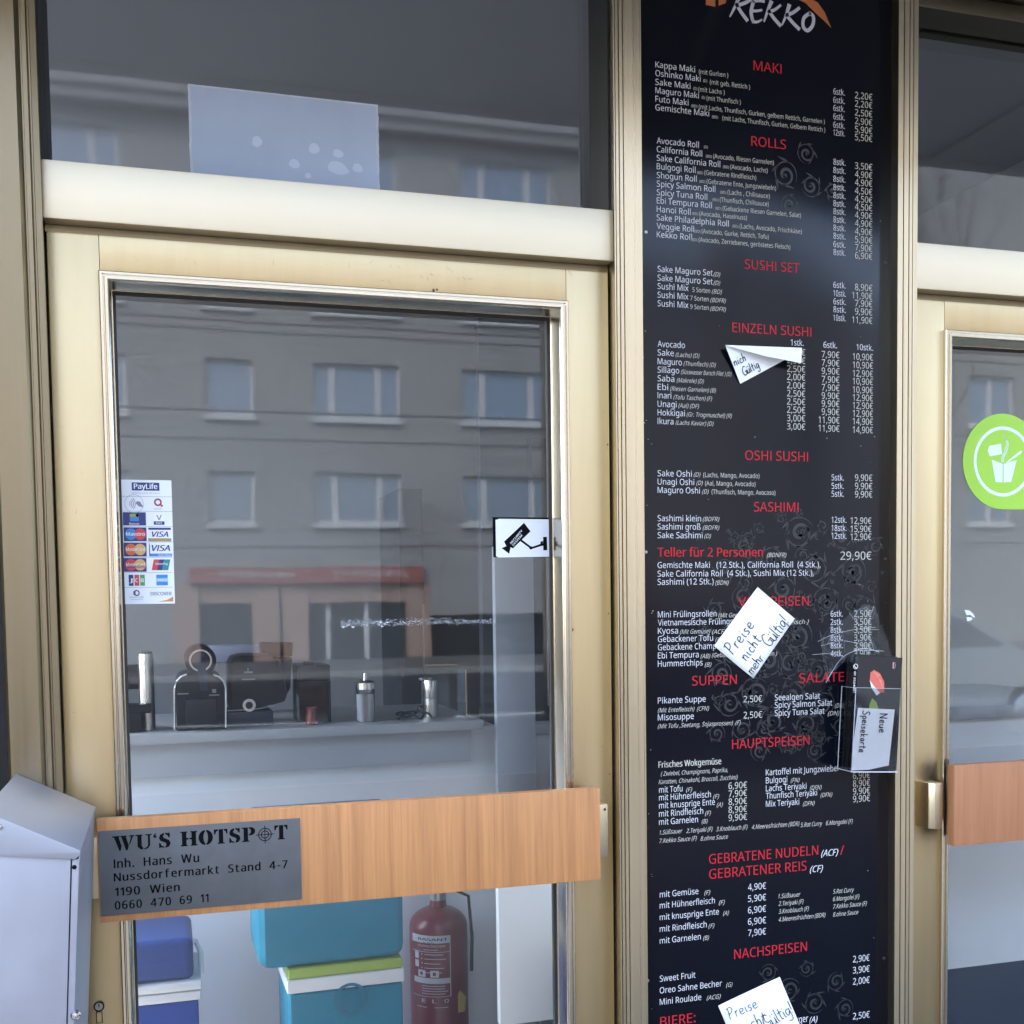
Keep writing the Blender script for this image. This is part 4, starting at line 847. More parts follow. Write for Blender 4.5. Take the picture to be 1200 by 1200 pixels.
# torn sticker remnant
st = thing('sticker_remnant', at(1136, 728, SY), 'small torn white sticker scrap on the right door glass', 'sticker')
b = MB(); sh = Sheet(b, (0, SY, 0), (1, 0, 0), (0, 0, 1)); tp_ = lambda X, Y: (lambda p: (p.x, p.z))(at(1100 + X / 4.62, 640 + Y / 4.62, SY))
sh.poly([tp_(*t) for t in ((138, 345), (165, 348), (188, 368), (198, 388), (184, 384), (172, 372), (150, 374))], STK); sh.poly([tp_(*t) for t in ((150, 384), (180, 386), (182, 398), (154, 408))], STK); child(b, 'scrap', st)
# glittering strip of adhesive residue across the left pane
rs = thing('adhesive_strip', at(400, 735, SY), 'glittering ragged strip of adhesive residue across the left door glass', 'residue')
b = MB(); rnd = random.Random(5); RES = mat('pale residue', (.42, .46, .50), .35, coat=.5)
shr = Sheet(b, (0, SY, 0), (1, 0, 0), (0, 0, 1))
for i in range(760):
    px = rnd.uniform(399, 580); f = (px - 399) / 181; py = 730 - 2 * f + rnd.gauss(0, 2.2 if f < .8 else 1.6) ; py = max(723.5, min(735.5, py)); p = at(px, py, SY); r = rnd.uniform(.0004, .0014); a0 = rnd.uniform(0, 6)
    shr.poly([(p.x + r * math.cos(a0 + t) * rnd.uniform(.5, 1.8), p.z + r * .7 * math.sin(a0 + t)) for t in (0, 2.1, 4.2)], RES, .0002 + .0006 * rnd.random())
for i in range(16):
    px = rnd.uniform(400, 455); py = 731 + rnd.uniform(-3, 4); p = at(px, py, SY); r = rnd.uniform(.001, .003); a0 = rnd.uniform(0, 6)
    shr.poly([(p.x + r * math.cos(a0 + t) * rnd.uniform(.5, 1.8), p.z + r * .6 * math.sin(a0 + t)) for t in (0, 2.1, 4.2)], STK, .0012)
child(b, 'residue', rs)
# translucent sheet taped inside the transom
TY = GY - .0025
TRP = mat('blue white poster back', (.35, .415, .525), .6, noise=.10, nscale=(5, 5, 5))
q = [at(px, py, TY) for px, py in ((220, 97), (443, 124), (444, 226), (222, 210))]
tpz0 = zbar1 + .0006
tpst = thing('taped_sheet', (q[0].x, TY, tpz0), 'pale blue sheet taped to the transom glass above the left door', 'poster')
b = MB(); b.box(q[0].x, q[1].x, TY, TY + .0006, tpz0, (q[0].z + q[1].z) / 2, TRP); child(b, 'sheet', tpst)
b = MB(); sh = Sheet(b, (0, TY, 0), (1, 0, 0), (0, 0, 1)); x0_, x1_, z1_ = q[0].x, q[1].x, (q[0].z + q[1].z) / 2
TAPE = mat('whitish tape', (.45, .49, .56), .4, noise=.2, nscale=(30, 30, 30))
for xx in (x0_, x1_ - .004):
    pts = []; z = tpz0
    while z < z1_: pts.append((xx + .002 + rnd.uniform(-.001, .001), z)); z += .006
    sh.stroke(pts, .004, TAPE, .0004)
sh.rect(x0_, z1_ - .003, x1_, z1_, TAPE, .0003)
child(b, 'tape', tpst)
b = MB(); sh = Sheet(b, (0, TY, 0), (1, 0, 0), (0, 0, 1)); SPOT = mat('pale spot', (.46, .53, .64), .6)
for X, Y, r, ry in ((301, 166, 5.5, 6), (345, 192, 6, 5), (361, 206, 3.5, 3), (368, 174, 6, 6), (396, 180, 6, 4.5), (396, 197, 12, 7), (419, 197, 6, 5)):
    p = at(X, Y, TY); s_ = .0015; n = 14; a0 = rnd.uniform(0, 3); sh.poly([(p.x + (r * math.cos(t) + ry * .3 * math.sin(t)) * s_ * (1 + .12 * math.sin(3 * t + a0)), p.z + (ry * math.sin(t) - r * .25 * math.cos(t)) * s_) for t in [2 * PI * i / n for i in range(n)]], SPOT, .0005)
child(b, 'spot', tpst)

# ------------------------------------------------------------------ name plate on the left handle board
PY = HY0 - .0016
pq = [at(px, py, PY) for px, py in ((115, 974), (351.5, 959), (354, 1054), (118.5, 1074))]
px0, px1, pz1, pz0 = (pq[0].x + pq[3].x) / 2, (pq[1].x + pq[2].x) / 2, (pq[0].z + pq[1].z) / 2, (pq[2].z + pq[3].z) / 2
PLATE = mat('dull grey engraved plate', (.105, .11, .115), .42, metal=.25, noise=.12, nscale=(25, 25, 25), rnoise=.08)
def sub(mb, name, par, root): return child(mb, name, root, par)
b = MB(); b.box(px0, px1, PY, HY0 - .0002, pz0, pz1, PLATE, .0005); PL = sub(b, 'name_plate', HBL, DL)
# stencil slab letters, drawn in a unit box (x, y 0..1)
def arcpts(cx, cy, rx, ry, a0, a1, n=14): return [(cx + rx * math.cos(a0 + (a1 - a0) * i / n), cy + ry * math.sin(a0 + (a1 - a0) * i / n)) for i in range(n + 1)]
def halfring(cx, cy, ro, ri, ry, ryi, a0, a1): return arcpts(cx, cy, ro, ry, a0, a1) + arcpts(cx, cy, ri, ryi, a1, a0)
O_ = [halfring(.42, .5, .42, .13, .52, .42, PI / 2 + .12, 3 * PI / 2 - .12), halfring(.42, .5, .42, .13, .52, .42, -PI / 2 + .12, PI / 2 - .12)]
STENCIL = {
 'W': (1.25, [[(0, 1), (.42, 1), (.42, .92), (.36, .92), (.52, .3), (.45, 0), (.38, 0), (.1, .92), (0, .92)], [(.47, 1), (.82, 1), (.82, .92), (.77, .92), (.93, .3), (.84, 0), (.76, 0), (.56, .75), (.52, .92), (.47, .92)], [(.96, 1), (1.25, 1), (1.25, .92), (1.17, .92), (.98, .35), (.95, .45), (1.06, .92), (.96, .92)]]),
 'U': (.92, [[(0, 1), (.4, 1), (.4, .92), (.34, .92), (.34, .25), (.42, .08), (.42, -.03), (.25, .02), (.1, .2), (.1, .92), (0, .92)], [(.56, 1), (.92, 1), (.92, .92), (.82, .92), (.82, .25), (.7, .04), (.48, -.03), (.48, .06), (.64, .12), (.70, .28), (.70, .92), (.56, .92)]]),
 '‘': (.24, [[(.04, .72), (.2, .72), (.2, .85), (.12, .86), (.22, 1.0), (.12, 1.0), (.02, .86)]]),
 'S': (.72, [[(.03, .66), (.1, .9), (.33, 1.02), (.33, .86), (.26, .8), (.30, .68), (.62, .5), (.70, .28), (.6, .06), (.40, -.02), (.40, .12), (.46, .2), (.42, .32), (.12, .48)], [(.40, 1.02), (.56, .97), (.60, 1), (.66, 1), (.66, .68), (.60, .68), (.52, .84), (.40, .92)], [(.03, 0), (.09, 0), (.14, .04), (.33, -.02), (.33, .07), (.18, .14), (.1, .34), (.03, .34)]]),
 'H': (.98, [[(0, 1), (.40, 1), (.40, .92), (.34, .92), (.34, .56), (.46, .56), (.46, .44), (.34, .44), (.34, .08), (.40, .08), (.40, 0), (0, 0), (0, .08), (.08, .08), (.08, .92), (0, .92)], [(.58, 1), (.98, 1), (.98, .92), (.90, .92), (.90, .08), (.98, .08), (.98, 0), (.58, 0), (.58, .08), (.64, .08), (.64, .44), (.52, .44), (.52, .56), (.64, .56), (.64, .92), (.58, .92)]]),
 'O': (.84, O_),
 'T': (.80, [[(0, 1), (.24, 1), (.24, .90), (.14, .86), (.06, .66), (0, .66)], [(.28, 1), (.54, 1), (.54, .08), (.62, .08), (.62, 0), (.20, 0), (.20, .08), (.28, .08)], [(.58, 1), (.80, 1), (.80, .66), (.74, .66), (.68, .86), (.58, .90)]]),
 'P': (.80, [[(0, 1), (.36, 1), (.36, .08), (.44, .08), (.44, 0), (0, 0), (0, .08), (.10, .08), (.10, .92), (0, .92)], [(.41, 1), (.6, 1), (.76, .88), (.80, .72), (.76, .56), (.6, .44), (.41, .44), (.41, .52), (.50, .56), (.54, .72), (.50, .88), (.41, .92)]]),
}
b = MB(); sh = Sheet(b, (0, PY, 0), (1, 0, 0), (0, 0, 1))
def plp(X, Y): p = at(X / 3.3333, 880 + Y / 3.3333, PY); return (p.x, p.z)
a = plp(440, 392); e_ = plp(1124, 343); Hc = plp(440, 334)[1] - a[1]; Wt = e_[0] - a[0]
seq = [('W', .0), ('U', 0), ('‘', 0), ('S', 0), (' ', 0), ('H', 0), ('O', 0), ('T', 0), ('S', 0), ('P', 0), ('@', 0), ('T', 0)]
tot = sum({' ': .42, '@': 1.02}.get(c, STENCIL.get(c, (0,))[0]) + .07 for c, _ in seq) - .07
k_ = Wt / tot; x = 0
for c, _ in seq:
    if c == ' ': x += .49; continue
    if c == '@':
        ccx, ccz = a[0] + (x + .51) * k_, a[1] + .42 * Hc
        for r0, r1 in ((.40, .46), (.22, .28)): sh.ring(ccx, ccz, r0 * Hc, r1 * Hc, BLACK, .0003)
        for (ux_, uz_) in ((1, 0), (0, 1)): sh.rect(ccx - (.62 if ux_ else .025) * Hc, ccz - (.62 if uz_ else .025) * Hc, ccx + (.62 if ux_ else .025) * Hc, ccz + (.62 if uz_ else .025) * Hc, BLACK, .0004 + .0001 * ux_)
        x += 1.09; continue
    W_, polys = STENCIL[c]
    for pl_ in polys: sh.poly([(a[0] + (x + u) * k_, a[1] + v * Hc) for u, v in pl_], BLACK, .0003)
    x += W_ + .07
def ptext(t, X0, X1, Y, cap):
    u, v = plp(X0, Y), plp(X1, Y); h = plp(X0, Y - cap)[1] - u[1]
    vs, fs, W0 = glyphs(t)                                   # letter-spaced engraving
    tot = 0; parts = []
    for ch in t:
        if ch == ' ': parts.append((None, .38)); continue
        g_ = glyphs(ch); parts.append((g_, g_[2]))
    gap = .16; total = sum(p[1] for p in parts) + gap * (len(parts) - 1); sx = (v[0] - u[0]) / total; x = 0
    for g_, w in parts:
        if g_:
            for n_, dx in enumerate((-.022, .022)): sh.mb.add([sh.p(u[0] + (x + dx + q[0]) * sx, u[1] + q[1] * h / caph(), .0003 + .00004 * n_) for q in g_[0]], g_[1], BLACK)
        x += w + gap
ptext('Inh. Hans Wu', 446, 778, 458, 34); ptext('Nussdorfermarkt Stand 4-7', 446, 1124, 510, 32); ptext('1190 Wien', 450, 702, 567, 32); ptext('0660 470 69 11', 450, 815, 620, 32)
sub(b, 'engraved_lettering', HBL, DL)

# ------------------------------------------------------------------ letterbox
MYN, MYF = -.40, -.06
SILVB = brushed('nickel rivet', (.5, .5, .52), .25)
def mp_(px, py): p = at(px, py, MYN); return (p.x, p.z)
mx0 = mp_(-20, 1000)[0] - .0
lb = thing('letterbox', (mx0, MYF, .6), 'silver sheet metal letterbox with a sloping hinged lid at the left edge', 'letterbox')
bot = .72
b = MB(); bl = mp_(84, 1006); bd = mp_(83.5, 1010)
xbot = mp_(72, 1420)[0]; zbt = mp_(72, 1420)[1]
b.prism([(mx0, mp_(0, 1000)[1]), (bd[0], mp_(0, 1006)[1]), (xbot, zbt), (mx0, zbt)], MYN, MYF, GALV, bev=.0015); child(b, 'body', lb)
b = MB(); d0 = .0008; xd = mp_(93, 1012)[0]; xdb = mp_(80, 1420)[0]
b.prism([(bd[0] + d0, mp_(0, 1014)[1]), (xd, mp_(0, 1013)[1]), (xdb, zbt), (xbot + d0, zbt)], MYN + .002, MYF, GALV, bev=.0012); fl_ = child(b, 'front_flap', lb)
b = MB(); c = mp_(87, 1016.5); b.lathe([(0, .003), (.0022, .0026), (.003, 0)], 0, 0, BLACK, 12)
b.v = [(c[0] + x, MYN - z + .001, c[1] + y) for x, y, z in b.v]; b.f = [f[::-1] for f in b.f]; child(b, 'screw_hole', lb)
c2 = mp_(88.5, 1190); b = MB(); b.lathe([(0, .006), (.004, .005), (.0065, .001), (.0068, 0)], 0, 0, SILVB, 16)
b.v = [(c2[0] + x, MYN - z + .0015, c2[1] + y) for x, y, z in b.v]; b.f = [f[::-1] for f in b.f]; child(b, 'lock', lb)
b = MB()
tp0, tp1, lo1, lo0 = mp_(-20, 949.5), mp_(94.5, 996), mp_(88, 1006.5), mp_(-20, 1001)
b.prism([tp0, tp1, mp_(94.5, 1001), lo1, lo0], MYN - .004, MYN - .0005, GALV, bev=.001)
b.prism([tp0, (tp0[0], tp0[1] - .004), (tp1[0], tp1[1] - .004), tp1], MYN - .0005, MYF + .002, GALV, bev=.001)
b.prism([tp1, (tp1[0] - .002, tp1[1] - .004), (tp1[0] - .004, tp1[1] - .016), (tp1[0] - .002, tp1[1] - .016)], MYN + .0005, MYF, GALV)
child(b, 'lid', lb)
b = MB(); c = mp_(.5, 968.5); b.lathe([(0, .002), (.003, .0015), (.004, 0)], 0, 0, SILVB, 14); b.v = [(c[0] + x, MYN - .004 - z, c[1] + y) for x, y, z in b.v]; b.f = [f[::-1] for f in b.f]; child(b, 'hinge_rivet', lb)
# holding post of the letterbox
b = MB(); b.box(mx0 - .05, mx0 - .001, -.25, -.20, 0, mp_(0, 985)[1], GALV, .003); b.box(mx0 - .13, mx0 + .06, -.30, -.15, .0005, .012, GALV, .002); child(b, 'support_post', lb)
# ------------------------------------------------------------------ things on the counter
MBLK = mat('black machine plastic', (.006, .007, .010), .4, spec=.25)
MNAVY = mat('dark blue machine plastic', (.014, .02, .045), .4, spec=.3)
SILV = brushed('silver trim', (.42, .43, .46), .35)
STEEL = brushed('brushed steel', (.62, .62, .62), .3)
SMOKE = glass_mat('smoked tank', tint=(.45, .46, .5), gain=1.2, dirt=.02)
CGLASS = glass_mat('clear vessel glass', tint=(.9, .92, .93), gain=1.4, dirt=.01)
def cz(py, Y, px=250): return at(px, py, Y).z
def poly_at(pts, Y): return [(lambda p: (p.x, p.z))(at(px, py, Y)) for px, py in pts]
# 1 capsule machine with a round head and silver hoop
Y = CY0 + .05
m1 = thing('capsule_coffee_machine', at(235, 850, Y), 'black capsule coffee machine with a round lever head and silver side hoops', 'coffee machine')
zb = zt + .001
b = MB(); pts = poly_at([(206, 800), (211, 793), (218, 790), (252, 790), (259, 793), (264, 800)], Y); pts = [(pts[0][0], zb)] + pts + [(pts[-1][0], zb)]
b.prism(pts[::-1], Y, Y + .26, MBLK, bev=.003); child(b, 'body', m1)
for (pp) in ([(204.5, 850), (204.5, 806), (207, 798), (212, 793), (219, 790)], [(264.5, 850), (264.5, 806), (262, 798), (257, 793), (250, 790)]):
    q = [at(px, py, Y - .003) for px, py in pp]; q[0].z = zb + .004
    b = MB(); b.tube([(v.x, Y - .003, v.z) for v in q], .0028, SILV); child(b, 'hoop', m1)
hc = at(235, 774, Y - .03); b = MB()
def drum(mb, c, r, y0, y1, m, n=32, inner=0):
    mb.prism([(c.x + r * math.cos(2 * PI * i / n), c.z + r * math.sin(2 * PI * i / n)) for i in range(n)], y0, y1, m, bev=.003)
drum(b, hc, .043, Y - .03, Y + .16, MBLK); child(b, 'head', m1)
b = MB(); s_ = Sheet(b, (hc.x, Y - .0305, hc.z), (1, 0, 0), (0, 0, 1)); s_.ring(0, 0, .026, .031, SILV, .001); s_.disc(0, 0, .022, MNAVY, .0012); s_.poly([(-.012, 0), (.012, 0), (.018, -.085), (-.002, -.085)], MNAVY, .0014); child(b, 'lever', m1)
b = MB(); q = poly_at([(217, 819), (253, 819), (253, 846), (217, 846)], Y); b.box(q[0][0], q[1][0], Y - .035, Y - .001, q[2][1], q[0][1], MBLK, .004); child(b, 'drip_tray', m1)
b = MB(); s_ = Sheet(b, (0, Y - .0005, 0), (1, 0, 0), (0, 0, 1)); q = poly_at([(208, 814), (221, 812)], Y); s_.rect(q[0][0], q[0][1], q[1][0], q[1][1], GRYP); q = poly_at([(247, 812), (255, 809), (245, 815.5), (257, 813.5)], Y); s_.rect(q[0][0] + .004, q[0][1], q[1][0] - .004, q[1][1] + .004, GRYP); s_.rect(q[2][0], q[2][1], q[3][0], q[3][1], GRYP); child(b, 'badge', m1)
# 2 tilted capsule machine with hopper behind
Y = CY0 + .09
m2 = thing('pod_coffee_machine', at(300, 843, Y), 'dark blue and black coffee machine with a silver ring button and a tall tank behind', 'coffee machine')
b = MB(); b.prism(poly_at([(270, 832), (269, 780), (273, 771), (285, 768), (318, 768), (326, 775), (333, 795), (337, 814), (334, 822), (320, 826)], Y), Y, Y + .2, MBLK, bev=.006); child(b, 'body', m2)
q = poly_at([(264, 833), (320, 829)], Y); b = MB(); b.box(q[0][0], q[1][0], Y - .01, Y + .2, zb, q[0][1] - .003, MNAVY, .008); child(b, 'base', m2)
q = at(292, 826.5, Y - .012); b = MB(); s_ = Sheet(b, (q.x, Y - .0125, q.z), (1, 0, 0), (0, 0, 1)); s_.ring(0, 0, .0105, .0185, SILV, .001); drum(b, q, .0185, Y - .012, Y - .0002, MBLK, 24); child(b, 'button', m2)
b = MB(); q = [at(px, py, Y - .003) for px, py in ((266, 833), (300, 831), (322, 827))]; b.tube([(v.x, Y - .003, v.z) for v in q], .0018, SILV); child(b, 'trim', m2)
b = MB(); b.prism(poly_at([(310, 772), (346, 772), (344, 808), (336, 824), (320, 824)], Y + .12), Y + .205, Y + .30, MNAVY, bev=.004); b.prism(poly_at([(309, 754), (347, 754), (346, 771), (310, 771)], Y + .12), Y + .205, Y + .30, MBLK, bev=.003); child(b, 'tank', m2)
b = MB(); s_ = Sheet(b, (0, Y - .0005, 0), (1, 0, 0), (0, 0, 1)); q = poly_at([(286, 789), (296, 786.5), (283, 796.5), (299, 793.5)], Y); s_.rect(q[0][0], q[0][1], q[1][0], q[1][1], GRYP); s_.rect(q[2][0], q[2][1] - .001, q[3][0], q[3][1] - .004, GRYP); s_.rect(q[0][0] + .009, q[0][1] + .006, q[0][0] + .013, q[0][1] + .014, GRYP); child(b, 'badge', m2)
# 3 smoked tank machine
Y = CY0 + .12
m3 = thing('water_tank_machine', at(366, 838, Y), 'black machine with a smoked grey water tank right of the coffee machines', 'coffee machine')
q = poly_at([(349, 780), (387, 780), (387, 797)], Y); b = MB(); b.box(q[0][0], q[1][0], Y, Y + .16, q[2][1], q[0][1], MBLK, .005); drum(b, at(365, 779, Y), .001, Y, Y + .001, MBLK, 6); b.box(at(359, 779, Y).x, at(371, 779, Y).x, Y + .03, Y + .08, q[0][1] - .001, q[0][1] + .007, MBLK, .002); child(b, 'lid', m3)
b = MB(); b.box(q[1][0] - .008, q[1][0], Y, Y + .16, zb, q[2][1] - .0005, MBLK, .002); b.box(q[0][0], q[1][0] - .009, Y + .1, Y + .16, zb, q[2][1] - .0005, MBLK, .002); child(b, 'back', m3)
b = MB(); b.box(q[0][0] + .002, q[1][0] - .0095, Y + .003, Y + .098, zb, q[2][1] - .001, SMOKE); child(b, 'tank', m3)
# red lamp glass
Y = CY0 + .07
rc = at(365, 842, Y); rg_ = thing('red_candle_glass', Vector((rc.x, Y, zb)), 'small red glass in front of the machine with the smoked tank', 'candle glass')
RGL = mat('red glass', (.16, .02, .02), .3)
b = MB(); b.lathe([(0, 0), (.016, 0), (.018, .02), (.014, .035), (.016, .05), (.014, .05), (.012, .036), (0, .03)], rc.x, Y, RGL, 20, zb); child(b, 'bowl', rg_)
# steel flask and black stand at the far left
Y = CY0 + .12
fc = at(173, 840, Y); fk = thing('steel_flask', Vector((fc.x, Y, zb)), 'tall brushed steel flask at the left end of the counter', 'flask')
hh = cz(766, Y, 173) - zb; r = at(181, 800, Y).x - fc.x
b = MB(); b.lathe([(0, 0), (r, 0), (r, hh * .93), (r * .93, hh)], fc.x, Y, STEEL, 24, zb); child(b, 'body', fk)
b = MB(); b.lathe([(r * .92, hh), (r * .85, hh + .006), (0, hh + .007)], fc.x, Y, MBLK, 24, zb); child(b, 'lid', fk)
Y = CY0 + .07
bs = thing('black_dispenser', at(155, 845, Y), 'black stepped dispenser half hidden by the left door edge', 'dispenser')
q = poly_at([(130, 782), (164, 784), (164, 809)], Y); b = MB(); b.box(q[0][0], q[1][0], Y + .05, Y + .13, q[2][1], q[0][1], MBLK, .004); b.box(q[0][0], q[0][0] + .03, Y + .06, Y + .13, zb + .004, q[2][1] - .0005, MBLK); child(b, 'head', bs)
q = poly_at([(130, 826), (177, 824), (177, 835), (165, 835)], Y); b = MB(); b.box(q[0][0], q[1][0], Y - .02, Y + .04, q[2][1], q[0][1], MBLK, .003); b.box(q[0][0], q[3][0], Y - .015, Y + .04, zb, q[2][1] - .0005, MBLK, .002); child(b, 'tray', bs)
# sugar shaker
Y = CY0 + .10
sc_ = at(428.5, 839, Y); z0 = zb; r = at(439, 820, Y).x - sc_.x; z1 = cz(806, Y, 428); zc1 = cz(800, Y, 428); zs = cz(789, Y, 428)
ss = thing('sugar_shaker', Vector((sc_.x, Y, z0)), 'glass sugar shaker with steel spout half full of white sugar', 'sugar shaker')
SUG = mat('white sugar', (.82, .82, .82), .9)
b = MB(); b.lathe([(0, .001), (r * .9, .001), (r * .94, .006), (r * .94, (z1 - z0) * .82), (0, (z1 - z0) * .82)], sc_.x, Y, SUG, 24, z0); child(b, 'sugar', ss)
b = MB(); b.lathe([(0, 0), (r, 0), (r * 1.0, .004), (r, z1 - z0)], sc_.x, Y, CGLASS, 24, z0); child(b, 'jar', ss)
b = MB(); b.lathe([(r * 1.04, z1 - z0 - .004), (r * 1.04, zc1 - z0), (r * .8, zc1 - z0 + .006), (r * .26, zc1 - z0 + .008), (r * .24, zs - z0), (0, zs - z0)], sc_.x, Y, STEEL, 24, z0); child(b, 'spout_cap', ss)
# steel creamer, plexi stand, cable
Y = CY0 + .16
c_ = at(504, 834, Y); r = at(513, 815, Y).x - c_.x; hh = cz(797, Y, 504) - zb
cr = thing('steel_canister', Vector((c_.x, Y, zb)), 'shiny steel canister beside the clear box on the counter', 'canister')
b = MB(); b.lathe([(0, 0), (r, 0), (r, hh * .5), (r * .96, hh * .51), (r, hh * .53), (r, hh * .9), (r * .9, hh), (0, hh * 1.04)], c_.x, Y, STEEL, 24, zb); child(b, 'body', cr)
b = MB(); b.box(c_.x - r * 1.3, c_.x + r * .2, Y - .01, Y + .01, zb + hh, zb + hh * 1.07, STEEL, .003); child(b, 'lid_lever', cr)
Y = CY0 + .12; q = poly_at([(507, 781), (545, 785), (545, 838)], Y)
px_ = thing('clear_display_box', Vector((q[0][0], Y, zb)), 'clear acrylic display box at the right end of the counter', 'display box')
b = MB(); b.quad([(q[0][0], Y + .1, zb), (q[1][0], Y + .1, zb), (q[1][0], Y + .1, q[1][1]), (q[0][0], Y + .1, q[0][1])], ACRYL); b.quad([(q[1][0], Y, zb), (q[1][0], Y + .1, zb), (q[1][0], Y + .1, q[1][1]), (q[1][0], Y, q[1][1])], ACRYL); child(b, 'wall', px_)
WED = mat('light wood edge', (.45, .32, .2), .5); b = MB(); b.box(q[1][0], q[1][0] + .004, Y - .004, Y - .001, zb, q[1][1], WED); b.box(q[0][0], q[1][0], Y + .101, Y + .104, q[0][1] - .004, q[0][1], WED); child(b, 'edge_strip', px_)
Y = CY0 + .06
cb = thing('black_cable', at(480, 834, Y), 'tangled black cable lying on the counter left of the steel canister', 'cable')
b = MB(); rnd = random.Random(2)
for k in range(3):
    p0 = at(467 + 3 * k, 836, Y); p1 = at(496, 830, Y + .1)
    b.tube([(p0.x + (p1.x - p0.x) * t, Y + .03 * k + .05 * math.sin(6 * t + k), zb + .004 + .035 * (.3 + .7 * t) * abs(math.sin(3 * t + k * 1.3))) for t in [i / 14 for i in range(15)]], .0035, MBLK, 6)
child(b, 'cord', cb)
rl = thing('pastry_tray', at(275, 765, CY0 + .45), 'pale lilac tray standing behind the coffee machines', 'tray')
Y = CY0 + .45; q = poly_at([(243, 757), (310, 756), (310, 775)], Y); b = MB(); b.box(q[0][0], q[1][0], Y, Y + .1, q[2][1], q[0][1], mat('lilac plastic', (.36, .37, .46), .5), .005); b.box(q[0][0] + .02, q[0][0] + .03, Y + .02, Y + .08, zb, q[2][1] - .0005, STEEL); b.box(q[1][0] - .03, q[1][0] - .02, Y + .02, Y + .08, zb, q[2][1] - .0005, STEEL); child(b, 'tray', rl)

# ------------------------------------------------------------------ cool boxes below
TEALP = mat('teal plastic', (.010, .185, .29), .5, spec=.25, noise=.06, nscale=(6, 6, 6)); BLUEP = mat('royal blue plastic', (.005, .045, .29), .5, spec=.25, noise=.06, nscale=(6, 6, 6)); WHP = mat('white plastic', (.72, .74, .77), .45); LIMEP = mat('lime plastic', (.30, .42, .07), .45); BLUED = mat('dark blue lid', (.006, .04, .20), .45, spec=.25)
Y = .98
q = poly_at([(232, 1100), (232, 1151), (236, 1172), (160, 1112)], Y); xr_ = q[0][0]
c1 = thing('blue_cool_box', Vector((xr_ - .17, Y, .02)), 'royal blue cool box with a white rim at the left under the handle', 'cool box')
zt1, zr1, zr0 = at(195, 1103, Y).z, at(195, 1152, Y).z, at(195, 1176, Y).z
b = MB(); b.box(xr_ - .33, xr_ - .012, Y + .004, Y + .25, zr1, zt1, BLUED, .022, seg=4); child(b, 'lid', c1)
b = MB(); b.box(xr_ - .345, xr_ + .006, Y - .006, Y + .262, (zr0 + zr1) / 2 + .001, zr1 - .0005, WHP, .008); b.box(xr_ - .342, xr_ + .004, Y - .003, Y + .26, zr0, (zr0 + zr1) / 2 - .001, WHP, .008); child(b, 'rim', c1)
b = MB(); b.box(xr_ - .335, xr_ - .003, Y + .004, Y + .25, .021, zr0 - .0005, BLUEP, .012); child(b, 'body', c1)
b = MB(); b.tube([(xr_ + .008, Y + .12, zr1 - .02), (xr_ + .008, Y + .12, zr1 + .035), (xr_ - .004, Y + .12, zr1 + .065), (xr_ - .02, Y + .12, zr1 + .07)], .007, WHP); child(b, 'handle', c1)
b = MB(); sh = Sheet(b, (0, Y + .004, 0), (1, 0, 0), (0, 0, 1)); sh.rect(xr_ - .2, zr1 + .045, xr_ - .03, zr1 + .0475, BLUEP, .0006); b.box(xr_ - .20, xr_ - .16, Y - .010, Y + .003, (zr0 + zr1) / 2 - .01, zr1 + .02, WHP, .004); child(b, 'clasp', c1)
# stack of two teal boxes, turned a little
Y = .86; rz = R_(1.0)
def rbox(mb, X0, W, D, z0, z1, m, bev, off=(0, 0)):
    mb.box(X0.x + off[0], X0.x + W - off[0], Y + off[1], Y + D - off[1], z0, z1, m, bev, Matrix.Rotation(rz, 3, 'Z'), Vector((X0.x, Y, 0)), 3)
L0 = at(336, 1140, Y); W = (at(471, 1130, Y + .04).x - L0.x) / math.cos(rz)
zA, zB, zC = at(336, 1137, Y).z, at(336, 1150, Y).z, at(337, 1166, Y).z
c2 = thing('teal_cool_box', Vector((L0.x + .16, Y, .02)), 'teal cool box with white rim and lime green lid, lower of the two stacked boxes', 'cool box')
b = MB(); rbox(b, L0, W, .25, zB, zA, LIMEP, .006, (.004, .004)); child(b, 'lid', c2)
b = MB(); rbox(b, L0, W, .25, zC, zB - .0005, WHP, .006); child(b, 'rim', c2)
b = MB(); rbox(b, L0, W, .25, .021, zC - .0005, TEALP, .012, (.004, .004)); 
child(b, 'body', c2)
b = MB(); q = at(411, 1163, Y); sh = Sheet(b, (q.x, Y + .0045, q.z - .02), (1, 0, .0), (0, 0, 1))
TEALD = mat('moulded teal relief', (.008, .145, .235), .5, spec=.25); sh.ring(0, 0, .036, .044, TEALD, .003, 40); sh.disc(0, 0, .02, TEALD, .003, 24); child(b, 'moulded_ring', c2)
b = MB(); rx = L0.x + W + .002
b.tube([(rx + .008, Y + .13, zC + .01), (rx + .010, Y + .13, zA + .03), (rx + .004, Y + .13, zA + .06)], .007, WHP); child(b, 'handle', c2)
c3 = thing('teal_cool_box', Vector((L0.x + .12, Y, zA + .001)), 'teal cool box upper of the two stacked ones, top hidden behind the wooden handle', 'cool box')
L1 = at(304, 1130, Y); W1 = (at(471, 1090, Y + .05).x - L1.x) / math.cos(rz)
b = MB(); rbox(b, L1, W1, .27, zA + .001, zA + .29, TEALP, .035); child(b, 'body', c3)
b = MB(); rbox(b, L1, W1, .27, zA + .2905, zA + .32, WHP, .006, (-.004, -.004)); child(b, 'rim', c3)
b = MB(); rbox(b, L1, W1, .27, zA + .3205, zA + .37, TEALP, .015, (.004, .004)); child(b, 'lid', c3)
